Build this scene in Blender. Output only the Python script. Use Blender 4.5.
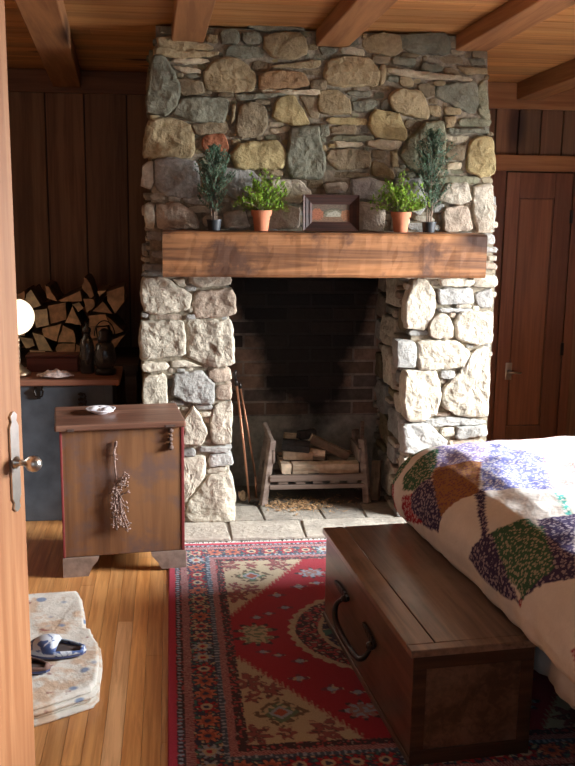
import bpy, math, random
from math import sin, cos, pi, radians, sqrt, atan2, hypot
from mathutils import Vector, Matrix, noise
sc = bpy.context.scene
C = sc.collection
for o in list(bpy.data.objects): bpy.data.objects.remove(o)

# ------------------------------------------------------------------ camera
F = 960.0
PITCH, YAW, ROLL = radians(11.1), radians(7.0), radians(0.8)
fw = Vector((sin(YAW)*cos(PITCH), cos(YAW)*cos(PITCH), -sin(PITCH)))
rt = Vector((cos(YAW), -sin(YAW), 0)); up = rt.cross(fw)
rt2 = rt*cos(ROLL)+up*sin(ROLL); up2 = -rt*sin(ROLL)+up*cos(ROLL)
cd = bpy.data.cameras.new('camera'); cam = bpy.data.objects.new('camera', cd); C.objects.link(cam)
M = Matrix.Identity(4)
for i in range(3):
    M[i][0] = rt2[i]; M[i][1] = up2[i]; M[i][2] = -fw[i]
M[0][3], M[1][3], M[2][3] = 0, 0, 1.6
cam.matrix_world = M
cd.sensor_fit = 'VERTICAL'; cd.sensor_height = 36; cd.lens = 36*F/766; cd.clip_start = 0.02
sc.camera = cam
# ------------------------------------------------------------------ light
sc.view_settings.view_transform = 'Standard'; sc.view_settings.look = 'None'
sc.view_settings.gamma = 1; sc.view_settings.use_curve_mapping = False
sc.view_settings.exposure = 0.0
w = bpy.data.worlds.new('World'); sc.world = w; w.use_nodes = True
w.node_tree.nodes['Background'].inputs[0].default_value = (0.80, 0.88, 1.0, 1)
w.node_tree.nodes['Background'].inputs[1].default_value = 0.16
def area(name, loc, target, sx, sy, power, col, spread=180):
    l = bpy.data.lights.new(name, 'AREA'); l.shape = 'RECTANGLE'; l.size = sx; l.size_y = sy
    l.energy = power; l.color = col; l.spread = radians(spread)
    o = bpy.data.objects.new(name, l); C.objects.link(o); o.location = loc
    o.rotation_euler = (Vector(target)-Vector(loc)).to_track_quat('-Z', 'Z').to_euler(); return o
# daylight entering through the window of the right wall (window: y 2.5..4.1, z 0.95..1.9)
area('window_daylight', (4.3, 3.0, 2.55), (0.6, 3.9, 0.5), 3.4, 1.6, 1950, (0.94, 0.975, 1.0), 150)
# soft daylight of the hall and the room behind the camera
area('hall_daylight', (-0.2, -1.2, 2.0), (0.2, 4.0, 0.6), 1.6, 1.6, 7, (0.86, 0.93, 1.0))

# ------------------------------------------------------------------ helpers
rng = random.Random(7)
class MB:
    def __init__(s): s.v=[]; s.f=[]; s.c=[]; s.m=[]
    def add(s, vs, fs, col=(1,1,1), mat=0):
        n=len(s.v); s.v += [tuple(p) for p in vs]
        for f in fs:
            s.f.append(tuple(i+n for i in f)); s.c.append(col); s.m.append(mat)
    def box(s, x0,x1,y0,y1,z0,z1, col=(1,1,1), mat=0, X=None):
        vs=[Vector((x,y,z)) for z in (z0,z1) for y in (y0,y1) for x in (x0,x1)]
        if X is not None: vs=[X@v for v in vs]
        s.add(vs, [(0,2,3,1),(4,5,7,6),(0,1,5,4),(2,6,7,3),(0,4,6,2),(1,3,7,5)], col, mat)
    def beam(s, p, q, w, h, col=(1,1,1), mat=0, upv=(0,0,1)):
        p=Vector(p); q=Vector(q); d=(q-p).normalized(); u=Vector(upv)
        r=d.cross(u).normalized(); u=r.cross(d)
        vs=[a+r*i*w/2+u*j*h/2 for a in (p,q) for j in (-1,1) for i in (-1,1)]
        s.add(vs, [(0,2,3,1),(4,5,7,6),(0,1,5,4),(2,6,7,3),(0,4,6,2),(1,3,7,5)], col, mat)
    def tube(s, pts, r, n=8, col=(1,1,1), mat=0, cap=True):
        pts=[Vector(p) for p in pts]; R=r if hasattr(r,'__len__') else [r]*len(pts)
        vs=[]; prev=None
        for i,p in enumerate(pts):
            d=(pts[min(i+1,len(pts)-1)]-pts[max(i-1,0)]).normalized()
            if prev is None: a=d.orthogonal().normalized()
            else:
                a=prev-d*prev.dot(d); a=a.normalized() if a.length>1e-6 else d.orthogonal().normalized()
            prev=a; b=d.cross(a)
            for k in range(n):
                t=2*pi*k/n; vs.append(p+(a*cos(t)+b*sin(t))*R[i])
        fs=[(i*n+k, i*n+(k+1)%n, (i+1)*n+(k+1)%n, (i+1)*n+k) for i in range(len(pts)-1) for k in range(n)]
        if cap: fs += [tuple(range(n))[::-1], tuple(range((len(pts)-1)*n, len(pts)*n))]
        s.add(vs, fs, col, mat)
    def lathe(s, prof, c=(0,0,0), n=24, col=(1,1,1), mat=0):
        vs=[(c[0]+r*cos(2*pi*k/n), c[1]+r*sin(2*pi*k/n), c[2]+z) for r,z in prof for k in range(n)]
        fs=[(i*n+k, i*n+(k+1)%n, (i+1)*n+(k+1)%n, (i+1)*n+k) for i in range(len(prof)-1) for k in range(n)]
        if prof[0][0]>1e-5: fs.append(tuple(range(n))[::-1])
        if prof[-1][0]>1e-5: fs.append(tuple(range((len(prof)-1)*n, len(prof)*n)))
        s.add(vs, fs, col, mat)
    def prism(s, poly, y0, y1, col=(1,1,1), mat=0, capmat=None, X=None, jit=0):
        # poly in (x,z), extruded along y
        n=len(poly); vs=[Vector((x,y0,z)) for x,z in poly]+[Vector((x+rng.uniform(-jit,jit),y1,z+rng.uniform(-jit,jit))) for x,z in poly]
        if X is not None: vs=[X@v for v in vs]
        a=sum(poly[i][0]*poly[(i+1)%n][1]-poly[(i+1)%n][0]*poly[i][1] for i in range(n))
        fs=[(i,(i+1)%n,n+(i+1)%n,n+i) for i in range(n)]; cf=[tuple(range(n))[::-1],tuple(range(n,2*n))]
        if a>0: fs=[f[::-1] for f in fs]; cf=[f[::-1] for f in cf]
        s.add(vs, fs, col, mat); s.add(vs, cf, col, mat if capmat is None else capmat)
def obj(name, mb, mats, parent=None, loc=(0,0,0), rotz=0, smooth=False, bevel=0, label=None, cat=None, group=None, kind=None, sub=0):
    me=bpy.data.meshes.new(name); me.from_pydata([tuple(v) for v in mb.v], [], mb.f); 
    if not isinstance(mats,(list,tuple)): mats=[mats]
    for m in mats: me.materials.append(m)
    me.polygons.foreach_set('material_index', mb.m)
    ca=me.color_attributes.new('Col','FLOAT_COLOR','CORNER')
    buf=[]
    for f,c in zip(mb.f,mb.c): buf += list((c[0],c[1],c[2],1.0))*len(f)
    ca.data.foreach_set('color', buf)
    if smooth: me.polygons.foreach_set('use_smooth',[True]*len(mb.f))
    me.update(); me.validate()
    o=bpy.data.objects.new(name, me); C.objects.link(o); o.location=loc; o.rotation_euler=(0,0,rotz)
    if bevel:
        b=o.modifiers.new('bevel','BEVEL'); b.width=bevel; b.segments=2; b.limit_method='ANGLE'; b.angle_limit=radians(40)
    if sub:
        q=o.modifiers.new('sub','SUBSURF'); q.levels=q.render_levels=sub
    if parent: o.parent=parent
    tag(o,label,cat,group,kind); return o
def tag(o,label=None,cat=None,group=None,kind=None):
    for k,v in (('label',label),('category',cat),('group',group),('kind',kind)):
        if v: o[k]=v
    return o
def thing(name,label,cat,loc=(0,0,0),rotz=0,group=None):
    o=bpy.data.objects.new(name,None); C.objects.link(o); o.empty_display_size=0.1
    o.location=loc; o.rotation_euler=(0,0,rotz); return tag(o,label,cat,group)
def struct(name,mb,mats,**k): return obj(name,mb,mats,kind='structure',**k)

# ------------------------------------------------------------------ materials
class NT:
    def __init__(s,name,rough=0.6,metal=0,spec=0.4):
        s.m=bpy.data.materials.new(name); s.m.use_nodes=True; s.t=s.m.node_tree; s.b=s.t.nodes['Principled BSDF']
        s.b.inputs['Roughness'].default_value=rough; s.b.inputs['Metallic'].default_value=metal
        s.b.inputs['Specular IOR Level'].default_value=spec
    def n(s,typ,**k):
        x=s.t.nodes.new(typ)
        for a,b in k.items(): setattr(x,a,b)
        return x
    def l(s,a,b): s.t.links.new(a,b)
    def coord(s,scale=(1,1,1),loc=(0,0,0),rot=(0,0,0)):
        c=s.n('ShaderNodeTexCoord'); m=s.n('ShaderNodeMapping'); m.inputs['Scale'].default_value=scale
        m.inputs['Location'].default_value=loc; m.inputs['Rotation'].default_value=rot
        s.l(c.outputs['Object'],m.inputs['Vector']); return m.outputs[0]
    def noise(s,vec,scale=5,detail=4,rough=0.55,dist=0):
        x=s.n('ShaderNodeTexNoise'); x.inputs['Scale'].default_value=scale; x.inputs['Detail'].default_value=detail
        x.inputs['Roughness'].default_value=rough; x.inputs['Distortion'].default_value=dist; s.l(vec,x.inputs['Vector']); return x.outputs['Fac']
    def voro(s,vec,scale=5,feature='F1',rand=1):
        x=s.n('ShaderNodeTexVoronoi',feature=feature); x.inputs['Scale'].default_value=scale; x.inputs['Randomness'].default_value=rand; s.l(vec,x.inputs['Vector']); return x
    def ramp(s,fac,stops):
        x=s.n('ShaderNodeValToRGB'); r=x.color_ramp
        while len(r.elements)<len(stops): r.elements.new(0.5)
        for e,(p,c) in zip(r.elements,stops): e.position=p; e.color=(c[0],c[1],c[2],1) if hasattr(c,'__len__') else (c,c,c,1)
        s.l(fac,x.inputs[0]); return x.outputs[0]
    def mix(s,a,b,fac,mode='MIX'):
        x=s.n('ShaderNodeMix',data_type='RGBA',blend_type=mode)
        for i,v in ((6,a),(7,b)):
            if hasattr(v,'is_linked') or isinstance(v,bpy.types.NodeSocket): s.l(v,x.inputs[i])
            else: x.inputs[i].default_value=(v[0],v[1],v[2],1)
        if isinstance(fac,bpy.types.NodeSocket): s.l(fac,x.inputs[0])
        else: x.inputs[0].default_value=fac
        return x.outputs[2]
    def math(s,op,a,b=0.0):
        x=s.n('ShaderNodeMath',operation=op)
        for i,v in ((0,a),(1,b)):
            if isinstance(v,bpy.types.NodeSocket): s.l(v,x.inputs[i])
            else: x.inputs[i].default_value=v
        return x.outputs[0]
    def attr(s,name='Col'):
        x=s.n('ShaderNodeAttribute'); x.attribute_name=name; return x.outputs['Color']
    def bump(s,h,strength=0.3,dist=0.01):
        x=s.n('ShaderNodeBump'); x.inputs['Strength'].default_value=strength; x.inputs['Distance'].default_value=dist
        s.l(h,x.inputs['Height']); s.l(x.outputs[0],s.b.inputs['Normal'])
    def color(s,c):
        if isinstance(c,bpy.types.NodeSocket): s.l(c,s.b.inputs['Base Color'])
        else: s.b.inputs['Base Color'].default_value=(c[0],c[1],c[2],1)
        return s.m
def wood(name,dark,light,axis='x',rough=0.5,fine=40,knots=0.0,bump=0.15,spec=0.35,wear=None,knotcol=(0.05,0.02,0.01),usecol=True,offset=0):
    t=NT(name,rough,0,spec)
    k=0.045
    scv={'x':(k,1,1),'y':(1,k,1),'z':(1,1,k)}[axis]
    v=t.coord(scv,(offset,offset,offset))
    a=t.noise(v,fine,5,0.6,0.6); b=t.noise(v,fine/5,3,0.5,1.2)
    f=t.math('ADD',t.math('MULTIPLY',a,0.5),t.math('MULTIPLY',b,0.5))
    c=t.ramp(f,[(0.41,dark),(0.59,light)])
    if knots:
        kv={'x':(0.35,1,1),'y':(1,0.35,1),'z':(1,1,0.35)}[axis]
        vo=t.voro(t.coord(kv,(3.3,1.7,0.4)),knots); kk=t.ramp(vo.outputs['Distance'],[(0.11,1),(0.19,0)])
        c=t.mix(c,knotcol,kk)
    if wear:
        wv=t.coord((1,1,1)); wn=t.ramp(t.noise(wv,wear[1],6,0.65),[(wear[2],0),(wear[3],1)])
        c=t.mix(c,wear[0],wn)
    if usecol: c=t.mix(c,t.attr(),1.0,'MULTIPLY')
    t.color(c); t.bump(f,bump,0.004); return t.m
def plain(name,col,rough=0.5,metal=0,spec=0.4,var=0.15,scale=30,bump=0.0,usecol=False):
    t=NT(name,rough,metal,spec); v=t.coord()
    n=t.noise(v,scale,4); c=t.ramp(n,[(0.3,tuple(x*(1-var) for x in col)),(0.7,tuple(min(1,x*(1+var)) for x in col))])
    if usecol: c=t.mix(c,t.attr(),1.0,'MULTIPLY')
    t.color(c)
    if bump: t.bump(n,bump,0.005)
    return t.m
def stone_mat(name):
    t=NT(name,0.92,0,0.15); v=t.coord()
    n1=t.noise(v,9,6,0.65); n2=t.noise(v,45,5,0.7); n3=t.voro(v,28).outputs['Distance']
    c=t.mix(t.attr(),t.ramp(n1,[(0.3,0.72),(0.7,1.2)]),1.0,'MULTIPLY')
    c=t.mix(c,t.ramp(n2,[(0.3,0.78),(0.65,1.12)]),1.0,'MULTIPLY')
    t.color(c)
    h=t.math('ADD',t.math('MULTIPLY',n2,0.7),t.math('MULTIPLY',n1,0.8)); h=t.math('ADD',h,t.math('MULTIPLY',n3,0.15))
    t.bump(h,0.75,0.02); return t.m
m_stone=stone_mat('fieldstone')
m_mortar=plain('mortar',(0.27,0.23,0.17),0.95,bump=0.8,scale=60,var=0.35,spec=0.1)
m_floor=wood('fir_floor',(0.50,0.215,0.070),(0.74,0.37,0.135),'y',0.33,70,knots=0,bump=0.08,spec=0.45)
m_ceil=wood('pine_ceiling',(0.44,0.20,0.065),(0.66,0.34,0.125),'x',0.55,45,knots=4.2)
m_beam=wood('fir_beam',(0.27,0.118,0.048),(0.42,0.205,0.085),'y',0.55,40,knots=1.5)
m_wall=wood('cedar_wall',(0.145,0.070,0.036),(0.26,0.135,0.068),'z',0.55,40,knots=2.2)
m_trim=wood('cedar_trim',(0.26,0.10,0.038),(0.42,0.19,0.075),'x',0.5,40,knots=1.2)
m_doorw=wood('cedar_door',(0.18,0.070,0.038),(0.28,0.115,0.06),'z',0.42,45,knots=3.0)
m_near=wood('fir_door',(0.29,0.120,0.052),(0.40,0.19,0.088),'z',0.4,60)
m_mantel=wood('mantel_beam',(0.13,0.055,0.025),(0.45,0.20,0.08),'x',0.6,30,knots=2.4,bump=0.9,wear=((0.11,0.05,0.028),6,0.50,0.64))
m_chest=wood('chest_wood',(0.055,0.028,0.017),(0.15,0.080,0.050),'y',0.30,45,bump=0.12,spec=0.6,wear=((0.20,0.125,0.085),2.6,0.5,0.8))
m_chest.node_tree.nodes['Principled BSDF'].inputs['Coat Weight'].default_value=0.5; m_chest.node_tree.nodes['Principled BSDF'].inputs['Coat Roughness'].default_value=0.22
m_clid=wood('chest_lid_wood',(0.10,0.060,0.040),(0.25,0.165,0.12),'y',0.30,45,bump=0.15,spec=0.6,wear=((0.29,0.21,0.155),3,0.50,0.75))
m_clid.node_tree.nodes['Principled BSDF'].inputs['Coat Weight'].default_value=0.5; m_clid.node_tree.nodes['Principled BSDF'].inputs['Coat Roughness'].default_value=0.22
m_chestx=wood('chest_wood_end',(0.035,0.016,0.009),(0.085,0.038,0.020),'x',0.4,45,bump=0.12,spec=0.4)
m_cab=wood('antique_pine',(0.13,0.055,0.025),(0.24,0.11,0.048),'z',0.5,28,bump=0.3,wear=((0.15,0.085,0.065),6,0.48,0.62))
m_cabtop=wood('antique_lid',(0.13,0.055,0.035),(0.26,0.135,0.09),'x',0.42,38,bump=0.3)
m_foot=plain('grey_worn_wood',(0.27,0.19,0.15),0.7,var=0.3,scale=25,bump=0.4)
m_red=plain('dark_red_edge',(0.20,0.03,0.03),0.55)
m_blue=plain('blue_grey_paint',(0.085,0.100,0.120),0.42,var=0.35,scale=8,bump=0.15)
m_tlid=wood('trunk_lid',(0.20,0.08,0.05),(0.33,0.15,0.095),'x',0.35,30)
m_iron=plain('black_iron',(0.035,0.028,0.025),0.38,0.75,0.5,bump=0.3,scale=60)
m_rust=plain('rusty_iron',(0.12,0.075,0.06),0.7,0.4,bump=0.6,scale=70)
m_chrome=plain('worn_nickel',(0.62,0.58,0.52),0.28,0.95)
m_brass=plain('aged_brass',(0.55,0.40,0.26),0.35,0.85)
m_sill=plain('window_paint',(0.55,0.50,0.42),0.5)
def darkglass(name,col,alpha=0.15):
    t=NT(name,0.08,0,0.6); t.b.inputs['Transmission Weight'].default_value=0.6; t.color(col); return t.m
m_dglass=darkglass('smoky_glass',(0.10,0.09,0.08))
# ------------------------------------------------------------------ room shell
WY=5.8
def cz(y): return 2.335-0.045*(y-4.5)
mb=MB(); r=random.Random(3)
x=-1.8; 
while x<2.9:
    wd=0.0567; y=-0.6-r.random()
    while y<WY+0.05:
        L=r.uniform(0.5,1.9); y1=min(y+L,WY+0.1); k=r.uniform(0.80,1.10); t=r.uniform(-0.05,0.05)
        col=(k*(1+t),k,k*(1-t*2))
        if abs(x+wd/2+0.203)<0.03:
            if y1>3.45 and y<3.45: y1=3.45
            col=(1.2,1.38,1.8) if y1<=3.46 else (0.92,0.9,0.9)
        mb.box(x+0.0006,x+wd-0.0006,y+0.0008,y1-0.0008,-0.03,0.0,col); y=y1
    x+=wd
struct('floor',mb,m_floor)
mb=MB(); mb.box(-1.9,2.95,-1.2,6.0,-0.08,-0.031); struct('subfloor',mb,m_mortar)
# ceiling boards run across the rafters
mb=MB(); r=random.Random(5); y=-0.6
S=Matrix.Shear('XZ',4,(0,0))
while y<5.95:
    xs=[-1.9]+sorted(r.uniform(-1.5,2.6) for _ in range(1))+[2.95]
    for a,b in zip(xs,xs[1:]):
        k=r.uniform(0.78,1.12); t=r.uniform(-0.06,0.06); y1=y+0.118
        vs=[(a+0.001,y+.002,cz(y)),(b-.001,y+.002,cz(y)),(a+.001,y1-.002,cz(y1)),(b-.001,y1-.002,cz(y1))]
        vs+= [(p[0],p[1],p[2]+0.03) for p in vs]
        mb.add(vs,[(0,2,3,1),(4,5,7,6),(0,1,5,4),(2,6,7,3),(0,4,6,2),(1,3,7,5)],(k*(1+t),k,k*(1-t)))
    y+=0.12
struct('ceiling',mb,m_ceil)
mb=MB(); mb.add([(-2,-1,cz(-1)+.035),(3.1,-1,cz(-1)+.035),(3.1,6.1,cz(6.1)+.035),(-2,6.1,cz(6.1)+.035)],[(0,3,2,1)])
mb.add([(-2,-1,cz(-1)+.1),(3.1,-1,cz(-1)+.1),(3.1,6.1,cz(6.1)+.1),(-2,6.1,cz(6.1)+.1)],[(0,1,2,3)]); struct('ceiling_roof_deck',mb,m_beam)
# back wall: vertical boards with open grooves, a header trim, corner trims
def vboards(mb,x0,x1,z0,z1,ypos,wd,seed,th=0.02,ax='y'):
    r=random.Random(seed); x=x0
    while x<x1-0.01:
        b=min(x+wd*r.uniform(0.92,1.08),x1); k=r.uniform(0.72,1.2); t=r.uniform(-0.06,0.06); c=(k*(1+t),k,k)
        if ax=='y': mb.box(x+.004,b-.004,ypos,ypos+th,z0,z1,c)
        else: mb.box(ypos,ypos+th,x+.004,b-.004,z0,z1,c)
        x=b
mb=MB(); vboards(mb,-1.8,-0.955,0,2.16,WY,0.235,1); vboards(mb,-0.955,0.3,0,2.16,WY,0.2345,2)
vboards(mb,1.3,2.9,1.80,2.16,WY,0.135,4); vboards(mb,1.3,2.03,0,1.80,WY,0.2,6); vboards(mb,2.47,2.9,0,1.80,WY,0.14,8)
mb.box(-1.9,2.95,WY+0.021,WY+0.08,-0.03,2.45,(0.25,0.25,0.25))
struct('wall_back',mb,m_wall,bevel=0.003)
mb=MB(); mb.box(-1.8,0.2,WY-0.03,WY+0.02,2.15,cz(WY)-.002,(0.55,0.55,0.6)); mb.box(1.3,2.85,WY-0.03,WY+0.02,2.125,cz(WY)-.002,(0.9,.9,.9)); struct('trim_1',mb,m_trim,bevel=0.003)
mb=MB(); mb.box(1.3,2.85,WY-0.035,WY+0.02,1.76,1.855); struct('trim_2',mb,m_trim,bevel=0.004)
# cupboard door in the back wall
mb=MB(); mb.box(1.95,2.035,WY-0.022,WY+0.015,0,1.76,(0.85,.8,.8)); mb.box(2.47,2.53,WY-0.022,WY+0.015,0,1.76,(0.85,.8,.8)); struct('trim_3',mb,m_doorw,bevel=0.003)
dr=obj('door_1',(lambda q:(q.box(2.043,2.464,WY-0.004,WY+0.02,0.01,1.75,(0.62,0.6,0.6)),q)[1])(MB()),m_doorw,kind='structure')
mb=MB()
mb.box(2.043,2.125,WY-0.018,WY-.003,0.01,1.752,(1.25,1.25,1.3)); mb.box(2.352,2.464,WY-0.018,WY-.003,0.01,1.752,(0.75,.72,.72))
mb.box(2.1255,2.3515,WY-0.018,WY-.003,1.60,1.752,(0.85,.8,.8)); mb.box(2.1255,2.3515,WY-0.018,WY-.003,0.01,0.16,(0.9,.9,.9))
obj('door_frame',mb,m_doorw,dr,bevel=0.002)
mb=MB(); mb.box(2.135,2.342,WY-0.012,WY-.003,0.165,1.595,(1.05,1.0,0.95)); obj('door_panel',mb,m_doorw,dr,bevel=0.003)
mb=MB(); mb.box(2.10,2.142,WY-0.024,WY-.018,0.465,0.575); lt=obj('latch_plate',mb,m_chrome,dr,bevel=0.004)
mb=MB(); mb.tube([(2.12,WY-.024,.52),(2.12,WY-.06,.52)],0.009); mb.tube([(2.10,WY-.06,.52),(2.19,WY-.062,.515)],[.009,.006]); obj('latch_handle',mb,m_chrome,lt,smooth=True)
for hz_ in (.62,1.45):
    mb=MB(); mb.box(2.455,2.475,WY-.026,WY-.016,hz_,hz_+.08); obj('hinge',mb,m_iron,dr)
# left and right walls
mb=MB(); vboards(mb,-0.5,5.8,0,2.5,-1.82,0.235,9,ax='x'); mb.box(-1.9,-1.83,-0.6,5.9,-.03,2.6,(.25,.25,.25)); struct('wall_left',mb,m_wall,bevel=0.003)
WX=2.78; wy0,wy1,wz0,wz1=2.15,4.05,0.86,1.78
mb=MB()
def rw(y0,y1,z0,z1,seed): vboards(mb,y0,y1,z0,z1,WX,0.235,seed,ax='x')
rw(-0.5,wy0,0,2.5,11); rw(wy1,5.8,0,2.5,12); rw(wy0,wy1,0,wz0,13); rw(wy0,wy1,wz1,2.5,14)
for a,b,c,d in ((-0.6,wy0,-.03,2.6),(wy1,5.9,-.03,2.6),(wy0,wy1,-.03,wz0),(wy0,wy1,wz1,2.6)): mb.box(WX+.021,WX+.10,a,b,c,d,(.25,.25,.25))
struct('wall_right',mb,m_wall,bevel=0.003)
wn=obj('window_1',(lambda q:(q.box(WX-.02,WX+.11,wy0-.06,wy0,wz0-.06,wz1+.06),q.box(WX-.02,WX+.11,wy1,wy1+.06,wz0-.06,wz1+.06),q.box(WX-.02,WX+.11,wy0,wy1,wz1,wz1+.06),q.box(WX-.05,WX+.11,wy0,wy1,wz0-.06,wz0),q)[-1])(MB()),m_sill,kind='structure',bevel=.004)
mb=MB(); mb.box(WX+.03,WX+.06,(wy0+wy1)/2-.02,(wy0+wy1)/2+.02,wz0,wz1); obj('window_mullion',mb,m_sill,wn)
# rafters
mb=None
for i,(x0,x1,wd) in enumerate(((-0.51,-0.575,0.155),(0.085,0.055,0.145),(0.735,0.70,0.15),(1.385,1.345,0.15),(2.17,2.14,0.15))):
    q=MB(); yy0=-0.5
    ye=WY-0.03 if i in (0,4) else 4.53
    sl=(x1-x0)/1.3
    xa=x0+sl*(yy0-4.5); xb=x0+sl*(ye-4.5); dz=0.075 if i in (1,2,3) else .10
    vs=[(xx+s*wd/2,yv,zz) for (xx,yv) in ((xa,yy0),(xb,ye)) for zz in (cz(yv)-dz,cz(yv)-.001) for s in (-1,1)]
    q.add(vs,[(0,1,3,2),(4,6,7,5),(0,4,5,1),(2,3,7,6),(0,2,6,4),(1,5,7,3)])
    lab=['rough fir ceiling rafter at far left, above the firewood nook','fir ceiling rafter over the left part of the chimney','fir ceiling rafter meeting the middle of the chimney top','fir ceiling rafter meeting the right end of the chimney top','fir ceiling rafter at far right, ending on the wall above the cupboard door'][i]
    obj('ceiling_rafter',q,m_beam,label=lab,cat='beam',group='ceiling rafters',bevel=.006)

# ------------------------------------------------------------------ near door (open, at the left edge)
dl=Vector((-0.36,-0.93,0)).normalized(); dn=Vector((0.93,-0.36,0)).normalized()
DX=Matrix(((dl.x,dn.x,0,-0.318),(dl.y,dn.y,0,2.05),(0,0,1,0),(0,0,0,1)))   # local: x along leaf from free edge, y = face normal, z up
q=MB(); q.box(0,0.82,-0.042,0,0.012,2.06,X=DX); d2=obj('door_2',q,m_near,kind='structure',bevel=.004)
q=MB()
pl=[]
for z,wv in ((0.93,.003),(0.938,.013),(0.95,.009),(0.962,.017),(1.115,.017),(1.127,.009),(1.139,.013),(1.147,.003)): pl.append((z,wv))
vs=[];
for z,wv in pl:
    for s_ in (-1,1):
        for yv in (0,0.005): vs.append(DX@Vector((0.042+s_*wv,yv,z)))
fs=[]
for i in range(len(pl)-1):
    a=i*4; b=a+4
    fs+=[(a+1,a+3,b+3,b+1),(a,a+1,b+1,b),(a+2,b+2,b+3,a+3)]
q.add(vs,fs); kp=obj('door_plate',q,m_chrome,d2)
q=MB(); prof=[(0.013,0),(0.013,.004),(0.007,.008),(0.006,.022),(.010,.027),(.0155,.033),(.0175,.042),(.016,.050),(.010,.057),(0,.059)]
n=20; base=len(q.v); vs=[DX@Vector((0.042+rr*cos(2*pi*k/n),0.004+h,1.038+rr*sin(2*pi*k/n))) for rr,h in prof for k in range(n)]
q.add(vs,[(i*n+k,(i+1)*n+k,(i+1)*n+(k+1)%n,i*n+(k+1)%n) for i in range(len(prof)-1) for k in range(n)])
obj('door_knob',q,m_chrome,d2,smooth=True)

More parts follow.
